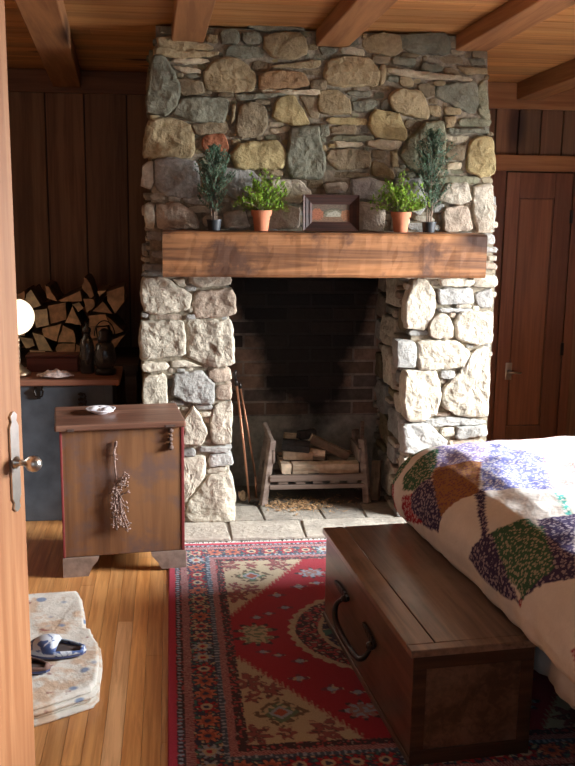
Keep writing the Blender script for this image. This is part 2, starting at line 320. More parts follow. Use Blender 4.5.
# ------------------------------------------------------------------ fireplace
FP=thing('stone_fireplace','wide fieldstone fireplace and chimney with thick timber mantel and sooty brick firebox','fireplace',(0.7,4.5,0))
FL=(-0.7,-4.5,0)
PAL={'t':(.35,.27,.155),'g':(.215,.21,.155),'p':(.50,.42,.29),'o':(.34,.215,.115),'r':(.38,.15,.08),'b':(.26,.205,.13),'y':(.42,.33,.165),'e':(.26,.25,.165),'c':(.55,.49,.39),'k':(.50,.40,.31),'n':(.40,.39,.36)}
CY=4.52
STONES=[('t',[(-0.049,2.271),(-0.022,2.281),(0.184,2.252),(0.198,2.23),(0.039,2.218),(-0.043,2.228)]),
('t',[(-0.064,2.225),(-0.043,2.228),(0.219,2.22),(0.205,2.204),(0.053,2.186),(-0.057,2.201)]),
('g',[(-0.071,2.185),(-0.023,2.197),(0.018,2.134),(0.052,2.062),(0.037,1.988),(-0.019,1.946),(-0.101,1.958),(-0.086,2.078)]),
('p',[(0.018,2.185),(0.17,2.192),(0.184,2.179),(0.08,2.163),(0.011,2.171)]),
('p',[(0.011,2.158),(0.142,2.145),(0.149,2.127),(0.08,2.126),(0.018,2.145)]),
('t',[(0.205,2.186),(0.274,2.198),(0.344,2.177),(0.389,2.118),(0.38,2.064),(0.289,2.048),(0.17,2.058),(0.16,2.132)]),
('g',[(0.226,2.313),(0.288,2.325),(0.318,2.302),(0.313,2.26),(0.239,2.258)]),
('g',[(0.323,2.309),(0.406,2.308),(0.416,2.266),(0.372,2.251),(0.323,2.266)]),
('g',[(0.26,2.245),(0.302,2.256),(0.421,2.246),(0.431,2.213),(0.386,2.198),(0.253,2.21)]),
('t',[(0.427,2.293),(0.483,2.31),(0.582,2.314),(0.618,2.272),(0.611,2.225),(0.555,2.201),(0.47,2.203),(0.428,2.246)]),
('g',[(0.343,2.34),(0.567,2.353),(0.61,2.328),(0.427,2.315)]),
('o',[(0.408,2.132),(0.457,2.147),(0.599,2.144),(0.635,2.091),(0.571,2.076),(0.408,2.067)]),
('t',[(0.471,2.174),(0.676,2.2),(0.676,2.166),(0.457,2.158)]),
('p',[(0.408,2.063),(0.678,2.07),(0.679,2.05),(0.43,2.046)]),
('g',[(0.289,2.039),(0.5,2.053),(0.529,2.043),(0.317,2.015)]),
('g',[(0.051,2.015),(0.149,2.024),(0.254,2.023),(0.268,1.987),(0.24,1.918),(0.12,1.919),(0.016,1.947)]),
('t',[(-0.095,1.91),(-0.005,1.933),(0.092,1.901),(0.109,1.826),(0.099,1.764),(-0.049,1.758),(-0.118,1.76),(-0.11,1.836)]),
('r',[(0.155,1.855),(0.24,1.87),(0.265,1.816),(0.261,1.771),(0.211,1.76),(0.148,1.807)]),
('b',[(0.317,1.988),(0.366,2.009),(0.43,1.99),(0.442,1.916),(0.41,1.863),(0.315,1.847),(0.3,1.899)]),
('y',[(0.487,2.026),(0.565,2.044),(0.594,1.994),(0.638,1.92),(0.559,1.911),(0.466,1.943)]),
('y',[(0.304,1.816),(0.36,1.834),(0.489,1.841),(0.53,1.779),(0.512,1.72),(0.304,1.713),(0.278,1.775)]),
('b',[(0.027,2.105),(0.142,2.098),(0.156,2.038),(0.051,2.028),(0.031,2.081)]),
('b',[(0.099,1.908),(0.247,1.925),(0.268,1.891),(0.247,1.87),(0.12,1.861)]),
('b',[(0.589,2.042),(0.679,2.037),(0.681,1.948),(0.638,1.947)]),
('t',[(0.282,1.994),(0.299,2.001),(0.295,1.926),(0.278,1.912)]),
('p',[(0.448,1.891),(0.545,1.907),(0.567,1.891),(0.474,1.872)]),
('t',[(0.163,2.291),(0.219,2.293),(0.219,2.26),(0.17,2.261)]),
('t',[(0.719,2.195),(0.775,2.217),(0.905,2.214),(0.95,2.154),(0.944,2.099),(0.793,2.088),(0.706,2.106),(0.708,2.154)]),
('t',[(0.881,2.294),(0.959,2.33),(1.046,2.313),(1.062,2.259),(1.02,2.228),(0.904,2.241),(0.874,2.267)]),
('g',[(1.053,2.319),(1.256,2.336),(1.28,2.279),(1.275,2.241),(1.15,2.241),(1.055,2.259)]),
('p',[(0.76,2.256),(0.831,2.263),(0.886,2.247),(0.883,2.22),(0.775,2.23)]),
('g',[(0.674,2.258),(0.746,2.256),(0.753,2.236),(0.689,2.223)]),
('t',[(0.956,2.188),(0.985,2.189),(0.983,2.107),(0.959,2.099)]),
('p',[(0.993,2.175),(1.376,2.141),(1.384,2.125),(1.111,2.135),(1.001,2.155)]),
('g',[(1.013,2.224),(1.122,2.22),(1.123,2.186),(1.014,2.19)]),
('g',[(1.145,2.2),(1.247,2.196),(1.256,2.167),(1.198,2.157),(1.146,2.166)]),
('t',[(1.052,2.139),(1.096,2.148),(1.119,2.111),(1.113,2.09),(1.051,2.102)]),
('b',[(1.141,2.111),(1.215,2.11),(1.22,2.058),(1.18,2.05),(1.135,2.09)]),
('g',[(1.237,2.097),(1.318,2.116),(1.414,2.125),(1.441,2.036),(1.414,1.986),(1.369,1.992),(1.224,2.058)]),
('t',[(1.011,2.06),(1.069,2.084),(1.157,2.07),(1.193,1.988),(1.192,1.953),(1.044,1.977),(1.01,2.011)]),
('t',[(0.678,2.065),(0.764,2.074),(0.824,2.021),(0.825,1.965),(0.738,1.963),(0.68,1.969)]),
('y',[(0.919,1.968),(0.955,1.989),(1.051,1.971),(1.095,1.874),(1.078,1.853),(0.944,1.871),(0.914,1.919)]),
('e',[(1.107,1.86),(1.178,1.932),(1.259,1.941),(1.277,1.878),(1.274,1.779),(1.248,1.707),(1.127,1.719),(1.068,1.789)]),
('p',[(0.901,1.846),(0.974,1.858),(1.07,1.85),(1.064,1.817),(0.961,1.812),(0.909,1.828)]),
('b',[(0.735,1.804),(0.829,1.813),(0.917,1.8),(0.927,1.73),(0.773,1.713),(0.714,1.769)]),
('p',[(0.748,1.846),(0.891,1.842),(0.887,1.821),(0.771,1.819)]),
('t',[(0.933,1.758),(0.993,1.752),(1.039,1.704),(1.04,1.675),(0.935,1.695)]),
('y',[(1.405,1.859),(1.449,1.881),(1.503,1.868),(1.518,1.783),(1.519,1.711),(1.459,1.696),(1.39,1.724),(1.386,1.795)]),
('e',[(1.424,2.119),(1.458,2.133),(1.491,1.953),(1.432,1.979)]),
('p',[(1.269,1.883),(1.397,1.879),(1.39,1.859),(1.346,1.848),(1.278,1.864)]),
('g',[(1.283,1.913),(1.478,1.917),(1.486,1.896),(1.299,1.889)]),
('t',[(1.314,2.191),(1.462,2.189),(1.464,2.161),(1.36,2.158)]),
('g',[(1.371,2.227),(1.445,2.232),(1.454,2.202),(1.388,2.198)]),
('b',[(1.279,1.835),(1.376,1.837),(1.372,1.773),(1.29,1.772)]),
('b',[(1.255,2.183),(1.307,2.184),(1.353,2.147),(1.26,2.153)]),
('t',[(1.182,2.018),(1.248,2.014),(1.258,1.962),(1.194,1.974)]),
('t',[(1.266,1.964),(1.325,1.97),(1.313,1.916),(1.275,1.916)]),
('g',[(0.801,2.068),(0.924,2.071),(0.917,2.043),(0.823,2.048)]),
('g',[(0.831,2.021),(0.91,2.036),(0.961,2.028),(0.912,1.974),(0.839,1.98)]),
('g',[(0.964,2.024),(1.006,2.046),(1.006,1.997),(0.965,1.989)]),
('b',[(0.732,1.908),(0.855,1.925),(0.857,1.876),(0.74,1.878)]),
('g',[(0.681,1.921),(0.725,1.922),(0.726,1.866),(0.682,1.865)]),
('t',[(1.02,1.809),(1.057,1.81),(1.06,1.732),(1.03,1.732)]),
('p',[(1.298,1.758),(1.365,1.763),(1.364,1.73),(1.295,1.725)]),
('g',[(0.553,1.897),(0.672,1.909),(0.713,1.736),(0.696,1.677),(0.556,1.68),(0.532,1.755)]),
('n',[(-0.061,1.745),(0.01,1.755),(0.118,1.739),(0.136,1.66),(0.122,1.584),(-0.023,1.591),(-0.063,1.635)]),
('c',[(-0.119,1.722),(-0.075,1.745),(-0.071,1.657),(-0.09,1.612),(-0.13,1.634)]),
('k',[(-0.059,1.546),(0.036,1.556),(0.121,1.503),(0.126,1.444),(-0.056,1.443)]),
('n',[(0.254,1.715),(0.363,1.708),(0.418,1.664),(0.4,1.597),(0.318,1.573),(0.235,1.617)]),
('c',[(0.464,1.665),(0.594,1.667),(0.65,1.613),(0.595,1.563),(0.479,1.575)]),
('k',[(0.42,1.52),(0.526,1.553),(0.596,1.54),(0.597,1.449),(0.42,1.447)]),
('n',[(0.836,1.671),(0.93,1.681),(1.026,1.655),(1.037,1.601),(0.971,1.581),(0.848,1.593)]),
('c',[(0.71,1.655),(0.818,1.661),(0.819,1.616),(0.725,1.61)]),
('c',[(1.293,1.659),(1.389,1.67),(1.413,1.587),(1.356,1.563),(1.258,1.585)]),
('k',[(1.284,1.548),(1.395,1.559),(1.43,1.448),(1.289,1.437)]),
('c',[(1.429,1.647),(1.516,1.663),(1.533,1.439),(1.46,1.438),(1.425,1.541)]),
('k',[(0.877,1.566),(0.995,1.568),(1.0,1.443),(0.871,1.442)]),
('c',[(-0.113,1.554),(-0.073,1.554),(-0.07,1.443),(-0.115,1.442)]),
('k',[(0.249,1.518),(0.341,1.528),(0.365,1.447),(0.249,1.446)]),
('b',[(0.651,1.6),(0.805,1.597),(0.807,1.511),(0.652,1.509)]),
('n',[(1.039,1.674),(1.182,1.685),(1.21,1.584),(1.165,1.515),(1.058,1.56)]),
('c',[(1.053,1.546),(1.127,1.491),(1.095,1.444),(1.033,1.444)]),
('c',[(-0.13,1.213),(-0.025,1.213),(0.095,1.132),(0.078,1.067),(-0.06,1.042),(-0.124,1.059),(-0.142,1.14)]),
('c',[(0.084,1.23),(0.274,1.231),(0.279,1.182),(0.136,1.17),(0.084,1.189)]),
('k',[(0.111,1.149),(0.282,1.165),(0.302,1.133),(0.299,1.042),(0.119,1.022),(0.1,1.091)]),
('c',[(-0.141,1.01),(0.054,1.013),(0.066,0.852),(-0.144,0.825),(-0.15,0.928)]),
('c',[(0.078,1.018),(0.283,1.009),(0.297,0.808),(0.2,0.792),(0.077,0.843)]),
('c',[(-0.144,0.816),(-0.02,0.821),(-0.01,0.785),(-0.136,0.77)]),
('c',[(-0.01,0.824),(0.077,0.82),(0.143,0.792),(-0.005,0.794)]),
('c',[(-0.129,0.744),(-0.03,0.764),(-0.018,0.693),(-0.024,0.611),(-0.139,0.613)]),
('n',[(0.011,0.76),(0.143,0.776),(0.2,0.707),(0.197,0.614),(0.067,0.627),(-0.002,0.659)]),
('k',[(0.171,0.779),(0.275,0.783),(0.289,0.727),(0.217,0.716),(0.171,0.742)]),
('k',[(0.209,0.707),(0.284,0.707),(0.287,0.63),(0.214,0.631)]),
('y',[(0.1,0.61),(0.17,0.485),(0.141,0.413),(0.049,0.418),(0.05,0.521)]),
('c',[(0.209,0.614),(0.284,0.621),(0.284,0.414),(0.187,0.419),(0.183,0.519)]),
('c',[(0.049,0.348),(0.158,0.355),(0.158,0.259),(0.059,0.137),(0.045,0.244)]),
('n',[(0.124,0.404),(0.284,0.402),(0.276,0.368),(0.133,0.375)]),
('n',[(0.175,0.36),(0.284,0.365),(0.297,0.308),(0.175,0.302)]),
('c',[(0.073,0.119),(0.183,0.258),(0.276,0.265),(0.302,0.167),(0.299,0.023),(0.097,0.026),(0.064,0.066)]),
('c',[(0.007,1.205),(0.063,1.209),(0.071,1.176),(0.031,1.173)]),
('c',[(-0.139,0.601),(0.034,0.599),(0.033,0.47),(-0.133,0.456)]),
('y',[(-0.136,0.439),(0.033,0.436),(0.032,0.314),(-0.138,0.3)]),
('c',[(-0.139,0.283),(0.028,0.288),(0.038,0.084),(-0.139,0.036)]),
('c',[(1.158,1.212),(1.219,1.206),(1.268,1.13),(1.257,1.023),(1.217,0.969),(1.129,0.975),(1.115,1.082)]),
('n',[(1.269,1.165),(1.439,1.172),(1.462,1.094),(1.285,1.088)]),
('c',[(1.273,1.218),(1.462,1.207),(1.439,1.177),(1.293,1.177)]),
('c',[(1.245,1.023),(1.287,1.047),(1.336,1.035),(1.357,0.975),(1.354,0.926),(1.249,0.927),(1.235,0.981)]),
('c',[(1.384,1.052),(1.55,1.058),(1.559,0.901),(1.479,0.89),(1.378,0.926),(1.362,0.999)]),
('c',[(1.185,0.915),(1.379,0.914),(1.457,0.841),(1.447,0.786),(1.201,0.767),(1.186,0.843)]),
('n',[(1.079,0.916),(1.17,0.915),(1.179,0.855),(1.176,0.782),(1.084,0.789)]),
('y',[(1.462,0.865),(1.542,0.877),(1.556,0.73),(1.555,0.531),(1.41,0.539),(1.327,0.584),(1.316,0.671),(1.399,0.756)]),
('c',[(1.134,0.77),(1.287,0.763),(1.314,0.658),(1.291,0.547),(1.212,0.511),(1.137,0.525),(1.119,0.661)]),
('n',[(1.125,0.5),(1.249,0.504),(1.354,0.409),(1.355,0.383),(1.194,0.349),(1.131,0.362)]),
('n',[(1.224,0.521),(1.36,0.531),(1.55,0.512),(1.551,0.493),(1.25,0.486)]),
('n',[(1.4,0.483),(1.551,0.485),(1.56,0.437),(1.403,0.42)]),
('n',[(1.459,1.142),(1.543,1.172),(1.553,1.076),(1.481,1.076)]),
('n',[(1.273,1.074),(1.457,1.07),(1.451,1.056),(1.286,1.056)]),
('c',[(1.132,0.325),(1.295,0.328),(1.313,0.206),(1.214,0.158),(1.138,0.172)]),
('k',[(1.318,0.359),(1.557,0.38),(1.569,0.278),(1.335,0.27)]),
('c',[(1.323,0.244),(1.564,0.252),(1.581,0.071),(1.344,0.064)]),
('y',[(1.139,0.147),(1.309,0.155),(1.321,0.013),(1.144,0.005)])]
LOGS=[('p',[(-0.776,1.051),(-0.751,1.075),(-0.703,0.996),(-0.755,0.98),(-0.781,1.014)]),
('p',[(-0.749,0.965),(-0.671,0.975),(-0.662,0.891),(-0.729,0.872),(-0.739,0.922)]),
('b',[(-0.665,0.989),(-0.574,1.004),(-0.571,0.915),(-0.65,0.893)]),
('t',[(-0.535,0.983),(-0.49,0.884),(-0.572,0.897)]),
('t',[(-0.533,0.996),(-0.496,1.008),(-0.475,0.977),(-0.503,0.958)]),
('b',[(-0.598,1.026),(-0.488,1.075),(-0.481,1.02),(-0.586,1.016)]),
('b',[(-0.482,1.082),(-0.466,1.137),(-0.454,1.134),(-0.42,1.045),(-0.441,1.033)]),
('b',[(-0.471,1.032),(-0.417,1.026),(-0.412,0.989),(-0.455,0.958)]),
('t',[(-0.398,1.069),(-0.349,1.076),(-0.386,1.045)]),
('b',[(-0.35,1.063),(-0.258,1.094),(-0.259,1.014),(-0.304,0.946),(-0.345,1.014)]),
('b',[(-0.369,1.014),(-0.322,0.946),(-0.425,0.958)]),
('b',[(-0.443,0.94),(-0.358,0.943),(-0.339,0.89),(-0.439,0.884)]),
('b',[(-0.347,0.927),(-0.263,0.852),(-0.318,0.834),(-0.335,0.877)]),
('b',[(-0.356,0.79),(-0.257,0.833),(-0.332,0.739)]),
('t',[(-0.693,0.866),(-0.596,0.891),(-0.623,0.797),(-0.688,0.829)]),
('t',[(-0.584,0.884),(-0.531,0.853),(-0.523,0.791),(-0.614,0.791)]),
('p',[(-0.748,0.848),(-0.694,0.829),(-0.649,0.748),(-0.715,0.748)]),
('t',[(-0.618,0.779),(-0.527,0.781),(-0.534,0.722),(-0.601,0.716),(-0.627,0.747)]),
('p',[(-0.763,0.752),(-0.685,0.744),(-0.68,0.71),(-0.759,0.707)]),
('p',[(-0.821,0.817),(-0.755,0.804),(-0.745,0.767),(-0.793,0.755)]),
('b',[(-0.673,1.099),(-0.656,1.087),(-0.616,1.016),(-0.669,1.032)]),
('b',[(-0.824,1.05),(-0.781,1.069),(-0.786,1.02),(-0.807,1.014)]),
('b',[(-0.515,0.778),(-0.493,0.759),(-0.495,0.709),(-0.526,0.713)]),
('p',[(-0.87,0.786),(-0.828,0.78),(-0.83,0.745),(-0.868,0.745)]),
('b',[(-0.482,0.872),(-0.415,0.875),(-0.41,0.815),(-0.471,0.803)]),
('b',[(-0.403,0.871),(-0.348,0.875),(-0.331,0.802),(-0.392,0.796)]),
('b',[(-0.478,0.793),(-0.404,0.803),(-0.4,0.721),(-0.474,0.709)]),
('b',[(-0.393,0.784),(-0.345,0.733),(-0.352,0.695),(-0.397,0.702)]),
('p',[(-0.797,0.965),(-0.755,0.967),(-0.746,0.897),(-0.789,0.879)]),
('t',[(-0.849,0.866),(-0.801,0.864),(-0.797,0.823),(-0.845,0.817)]),
('b',[(-0.879,1.002),(-0.814,1.002),(-0.805,0.928),(-0.871,0.916)]),
('b',[(-0.895,0.897),(-0.86,0.891),(-0.857,0.817),(-0.898,0.817)])]

def inside(p,poly):
    x,y=p; c=False; j=len(poly)-1
    for i in range(len(poly)):
        a,b=poly[i],poly[j]
        if (a[1]>y)!=(b[1]>y) and x<(b[0]-a[0])*(y-a[1])/(b[1]-a[1])+a[0]: c=not c
        j=i
    return c
sr=random.Random(21)
def stone(mb,poly,col,mp,h,back=0.05,jit=0.0035,N=None):
    # resample outline
    n=len(poly); per=[hypot(poly[(i+1)%n][0]-poly[i][0],poly[(i+1)%n][1]-poly[i][1]) for i in range(n)]; tot=sum(per)
    N=N or max(12,min(44,int(tot/0.022)))
    pts=[]
    for k in range(N):
        s=tot*k/N; i=0
        while s>per[i] and i<n-1: s-=per[i]; i+=1
        f=min(1,s/max(per[i],1e-6)); a,b=poly[i],poly[(i+1)%n]; pts.append((a[0]+(b[0]-a[0])*f,a[1]+(b[1]-a[1])*f))
    for _ in range(1): pts=[((pts[i-1][0]+6*pts[i][0]+pts[(i+1)%N][0])/8,(pts[i-1][1]+6*pts[i][1]+pts[(i+1)%N][1])/8) for i in range(N)]
    cx_=sum(p[0] for p in pts)/N; cy_=sum(p[1] for p in pts)/N
    pts=[(x+sr.uniform(-jit,jit),y+sr.uniform(-jit,jit)) for x,y in pts]
    size=sqrt(tot/4); ta,tb=sr.uniform(-.07,.07),sr.uniform(-.07,.07); off=sr.uniform(0,50)
    amp=min(0.013,0.045*tot/4)
    rings=[(1.0,-back),(1.0,0.30),(0.99,0.62),(0.965,0.88),(0.90,0.98),(0.74,1.02),(0.56,1.05),(0.38,1.06),(0.18,1.08)]
    if tot>.62:
        M_=10; rings=rings[:5]+[(0.86*(1-k/M_)**.85,1.0+.008*k) for k in range(M_)][:M_]
    if N<18: rings=[(1.0,-back),(1.0,0.35),(0.97,0.75),(0.88,0.97),(0.6,1.05),(0.3,1.08)]
    vs=[]
    for ri,(rr,w_) in enumerate(rings):
        for x,y in pts:
            u=cx_+(x-cx_)*rr; v=cy_+(y-cy_)*rr
            if ri==0: ww=w_
            else:
                ww=w_*h
                nz=noise.fractal(Vector((u*11+off,v*11,off)),0.9,2.0,4)
                cr=abs(noise.noise(Vector((u*18+off,v*24,off+7))))
                ww+=(nz*amp*1.1-cr*amp*0.9+(u-cx_)*ta+(v-cy_)*tb)*min(1,max(0.25,w_))
            vs.append(mp(u,v,ww))
    vs.append(mp(cx_,cy_,h*1.08+noise.fractal(Vector((cx_*11+off,cy_*11,off)),0.9,2.0,4)*amp))
    fs=[(i*N+k,i*N+(k+1)%N,(i+1)*N+(k+1)%N,(i+1)*N+k) for i in range(len(rings)-1) for k in range(N)]
    L=(len(rings)-1)*N; c=len(vs)-1; fs+=[(L+k,L+(k+1)%N,c) for k in range(N)]
    k=sr.uniform(.88,1.12); mb.add(vs,fs,tuple(q*k for q in col))
def fill(mb,u0,u1,v0,v1,occ,mp,pal,hh=(0.016,0.036),cell=0.007,big=False,ok=None,tries=9000):
    nu=int((u1-u0)/cell)+1; nv=int((v1-v0)/cell)+1
    g=[[0]*nv for _ in range(nu)]
    for poly in occ:
        xs=[p[0] for p in poly]; ys=[p[1] for p in poly]
        for i in range(max(0,int((min(xs)-u0)/cell)),min(nu,int((max(xs)-u0)/cell)+2)):
            for j in range(max(0,int((min(ys)-v0)/cell)),min(nv,int((max(ys)-v0)/cell)+2)):
                if inside((u0+(i+.5)*cell,v0+(j+.5)*cell),poly): g[i][j]=1
    sizes=([(.26,.17),(.2,.13),(.14,.10),(.22,.07)] if big else [])+[(.19,.035),(.12,.06),(.13,.03),(.08,.045),(.09,.025),(.055,.03),(.04,.022),(.025,.025)]
    for si,(w_,h_) in enumerate(sizes):
        T=tries//6 if (big and si<4) else tries//3+si*tries//6
        for _ in range(T):
            W=w_*sr.uniform(.8,1.15); Hh=h_*sr.uniform(.8,1.2); x=sr.uniform(u0,u1-W); y=sr.uniform(v0,v1-Hh)
            i0,i1=int((x-u0)/cell),int((x+W-u0)/cell)+1; j0,j1=int((y-v0)/cell),int((y+Hh-v0)/cell)+1
            lim=0.06*(i1-i0)*(j1-j0); s=0; bad=False
            for i in range(i0,min(i1,nu)):
                s+=sum(g[i][j0:j1])
                if s>lim: bad=True; break
            if bad or (ok and not ok(x,y,W,Hh)): continue
            for i in range(i0,min(i1,nu)):
                for j in range(j0,min(j1,nv)): g[i][j]=1
            n=14; sk=sr.uniform(-.12,.12)*W; poly=[]
            for k in range(n):
                a=2*pi*k/n; ca,sa=cos(a),sin(a); e=0.26
                px_=x+W/2+(abs(ca)**e)*(1 if ca>0 else -1)*W*.53*sr.uniform(.90,1.04); py_=y+Hh/2+(abs(sa)**e)*(1 if sa>0 else -1)*Hh*.53*sr.uniform(.86,1.05)
                poly.append((px_+sk*(py_-y-Hh/2)/Hh*0.6,py_+sk*0.25*(px_-x-W/2)/W))
            stone(mb,poly,pal(x,y),mp,sr.uniform(*hh)*(1.0 if W>.06 else .7),jit=.002)
mb=MB()
front=lambda u,v,w_:(u,CY-w_,v)
for c,poly in STONES:
    cx_=sum(p[0] for p in poly)/len(poly); cy_=sum(p[1] for p in poly)/len(poly)
    A=abs(sum(poly[i-1][0]*poly[i][1]-poly[i][0]*poly[i-1][1] for i in range(len(poly))))/2
    if c=='y' and cy_<1.25: c='c'
    poly=[(cx_+(x-cx_)*(1.085 if cy_>1.3 else 1.05),cy_+(y-cy_)*(1.085 if cy_>1.3 else 1.05)) for x,y in poly]
    if sum(poly[i-1][0]*poly[i][1]-poly[i][0]*poly[i-1][1] for i in range(len(poly)))<0: poly=poly[::-1]
    stone(mb,poly,PAL[c],front,(0.037 if A>.008 else 0.030)+sr.uniform(-.008,.012))
occ=[p for c,p in STONES]
def pal_front(u,v):
    if v>1.62: k=sr.choice('tggbpbeetgby')
    else: k=sr.choice('ccnknccnk')
    a=PAL[k]; q=sr.uniform(.75,1.05); return tuple(x*q for x in a)
def lim_u(v):
    if v>1.3: return (-0.125+(v-1.3)*0.055, 1.575-(v-1.3)*0.11)
    return (-0.14,1.572)
def ok1(x,y,W,H_):
    a,b=lim_u(y); return x>a and x+W<b
fill(mb,-.15,1.60,1.24,2.33,occ,front,pal_front,ok=ok1,tries=14000)
fill(mb,-.14,.29,0.0,1.25,occ,front,pal_front,tries=5000)
fill(mb,1.11,1.572,0.0,1.25,occ,front,pal_front,tries=5000)
def pal_side(u,v):
    a=PAL[sr.choice('ccnkcnb' if v<1.6 else 'tggbpe')]; q=sr.uniform(.7,1.0); return tuple(x*q for x in a)
fill(mb,4.55,5.74,0,1.6,[],lambda u,v,w_:(-0.10-w_,u,v),pal_side,big=True,cell=.012,tries=1500)
fill(mb,4.55,5.74,1.6,2.24,[],lambda u,v,w_:(-0.07-w_,u,v),pal_side,big=True,cell=.012,tries=1000)
fill(mb,4.55,5.74,0,1.6,[],lambda u,v,w_:(1.545+w_,u,v),pal_side,big=True,cell=.012,tries=1500,hh=(.012,.022))
fill(mb,4.55,5.74,1.6,2.24,[],lambda u,v,w_:(1.455+w_,u,v),pal_side,big=True,cell=.012,tries=1000,hh=(.012,.022))
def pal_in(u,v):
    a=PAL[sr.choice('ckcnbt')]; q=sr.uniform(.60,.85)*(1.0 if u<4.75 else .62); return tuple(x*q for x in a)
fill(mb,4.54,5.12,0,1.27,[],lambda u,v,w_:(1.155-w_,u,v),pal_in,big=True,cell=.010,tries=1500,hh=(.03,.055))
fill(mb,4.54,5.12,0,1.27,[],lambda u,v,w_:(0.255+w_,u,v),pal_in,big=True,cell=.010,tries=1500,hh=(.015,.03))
obj('stonework',mb,m_stone,FP,FL)
mb=MB()
mb.box(-.10,.255,CY-.012,5.79,0,1.26); mb.box(1.155,1.56,CY-.012,5.79,0,1.26)
mb.box(.255,1.155,5.14,5.79,0,1.8)
vs=[(-.10,CY-.014,1.25),(1.55,CY-.014,1.25),(-.055,CY-.014,2.325),(1.455,CY-.014,2.325),(-.10,4.74,1.25),(1.55,4.74,1.25),(-.055,4.74,2.32),(1.455,4.74,2.32)]
mb.add(vs,[(0,2,3,1),(4,5,7,6),(0,1,5,4),(2,6,7,3),(0,4,6,2),(1,3,7,5)])
mb.box(-.07,1.48,4.74,5.79,1.6,2.265); mb.box(-.10,.255,4.74,5.79,1.26,1.6); mb.box(1.155,1.56,4.74,5.79,1.26,1.6)
obj('mortar_core',mb,m_mortar,FP,FL)
# brick firebox back
t=NT('sooty_brick',0.9,0,0.15); v=t.coord()
sep=t.n('ShaderNodeSeparateXYZ'); t.l(v,sep.inputs[0])
nn=t.noise(v,4,5,.6); n2=t.noise(v,22,4,.7)
cc=t.mix(t.attr(),t.ramp(n2,[(.3,.7),(.7,1.2)]),1.0,'MULTIPLY')
sx=t.math('POWER',t.math('ABSOLUTE',t.math('SUBTRACT',sep.outputs['X'],0.72)),2.0); sx=t.math('MULTIPLY',sx,-5.5)
szz=t.math('MULTIPLY',sep.outputs['Z'],1.15)
so=t.math('ADD',t.math('ADD',sx,szz),t.math('MULTIPLY',nn,0.9))
cc=t.mix(cc,(0.012,0.011,0.011),t.ramp(so,[(0.70,0),(1.15,0.95)]))
t.color(cc); t.bump(n2,.5,.01); m_brick=t.m
mb=MB(); z=0.42; row=0; r=random.Random(4)
while z<1.6:
    x=0.27-(0.12 if row%2 else 0)
    while x<1.155:
        a=max(x,.27); b=min(x+.228,1.15)
        if b-a>.02:
            k=r.uniform(.5,1.15); mb.box(a,b,5.09+r.uniform(-.003,.003),5.15,z,z+.062,(.24*k,.16*k,.12*k) if r.random()<.7 else (.10*k,.08*k,.07*k))
        x+=.24
    z+=.0745; row+=1
mb.box(.26,1.16,5.094,5.14,.41,1.7,(.24,.20,.17)); mb.box(.26,1.16,5.085,5.14,0,.412,(.27,.25,.22))
obj('brick_fireback',mb,m_brick,FP,FL,bevel=.003)
# hearth slabs
mb=MB(); r=random.Random(9)
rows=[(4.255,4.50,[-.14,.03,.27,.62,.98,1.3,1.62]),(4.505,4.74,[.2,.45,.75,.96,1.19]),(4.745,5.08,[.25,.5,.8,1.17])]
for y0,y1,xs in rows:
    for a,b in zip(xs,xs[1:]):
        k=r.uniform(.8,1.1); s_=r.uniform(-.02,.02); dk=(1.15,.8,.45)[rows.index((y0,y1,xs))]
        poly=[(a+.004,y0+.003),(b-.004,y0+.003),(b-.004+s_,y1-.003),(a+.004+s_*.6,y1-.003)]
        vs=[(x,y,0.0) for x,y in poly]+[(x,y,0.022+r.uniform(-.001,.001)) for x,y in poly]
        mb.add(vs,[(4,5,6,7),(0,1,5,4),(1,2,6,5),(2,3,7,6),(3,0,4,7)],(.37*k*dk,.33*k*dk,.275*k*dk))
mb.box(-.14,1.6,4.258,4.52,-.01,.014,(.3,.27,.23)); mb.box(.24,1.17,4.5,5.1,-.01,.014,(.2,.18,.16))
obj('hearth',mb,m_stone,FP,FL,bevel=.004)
# mantel timber
mb=MB(); nx=60
X0,X1,Y0,Y1,Z0,Z1=-.035,1.432,4.27,4.56,1.236,1.434
secs=[]
for i in range(nx+1):
    f=i/nx; x=X0+(X1-X0)*f
    prof=[]
    for (yy,zz) in ((Y1,Z1),(Y0+.012,Z1),(Y0+.002,Z1-.010),(Y0,Z1-.05),(Y0,Z1-.10),(Y0,Z0+.05),(Y0+.003,Z0+.012),(Y0+.015,Z0),(Y1,Z0)):
        dn_=noise.noise(Vector((x*7,yy*3+zz*20,1)))*.004+noise.noise(Vector((x*25,zz*30,5)))*.002
        prof.append((x,yy+dn_,zz+noise.noise(Vector((x*6,zz*9,9)))*.003))
    secs.append(prof)
n=len(secs[0]); vs=[p for s_ in secs for p in s_]
fs=[(i*n+k,(i+1)*n+k,(i+1)*n+(k+1)%n,i*n+(k+1)%n) for i in range(nx) for k in range(n)]
fs+=[tuple(range(n)),tuple(range(nx*n,(nx+1)*n))[::-1]]
fs=[f[::-1] for f in fs]
mb.add(vs,fs); obj('mantel_beam',mb,m_mantel,FP,FL)
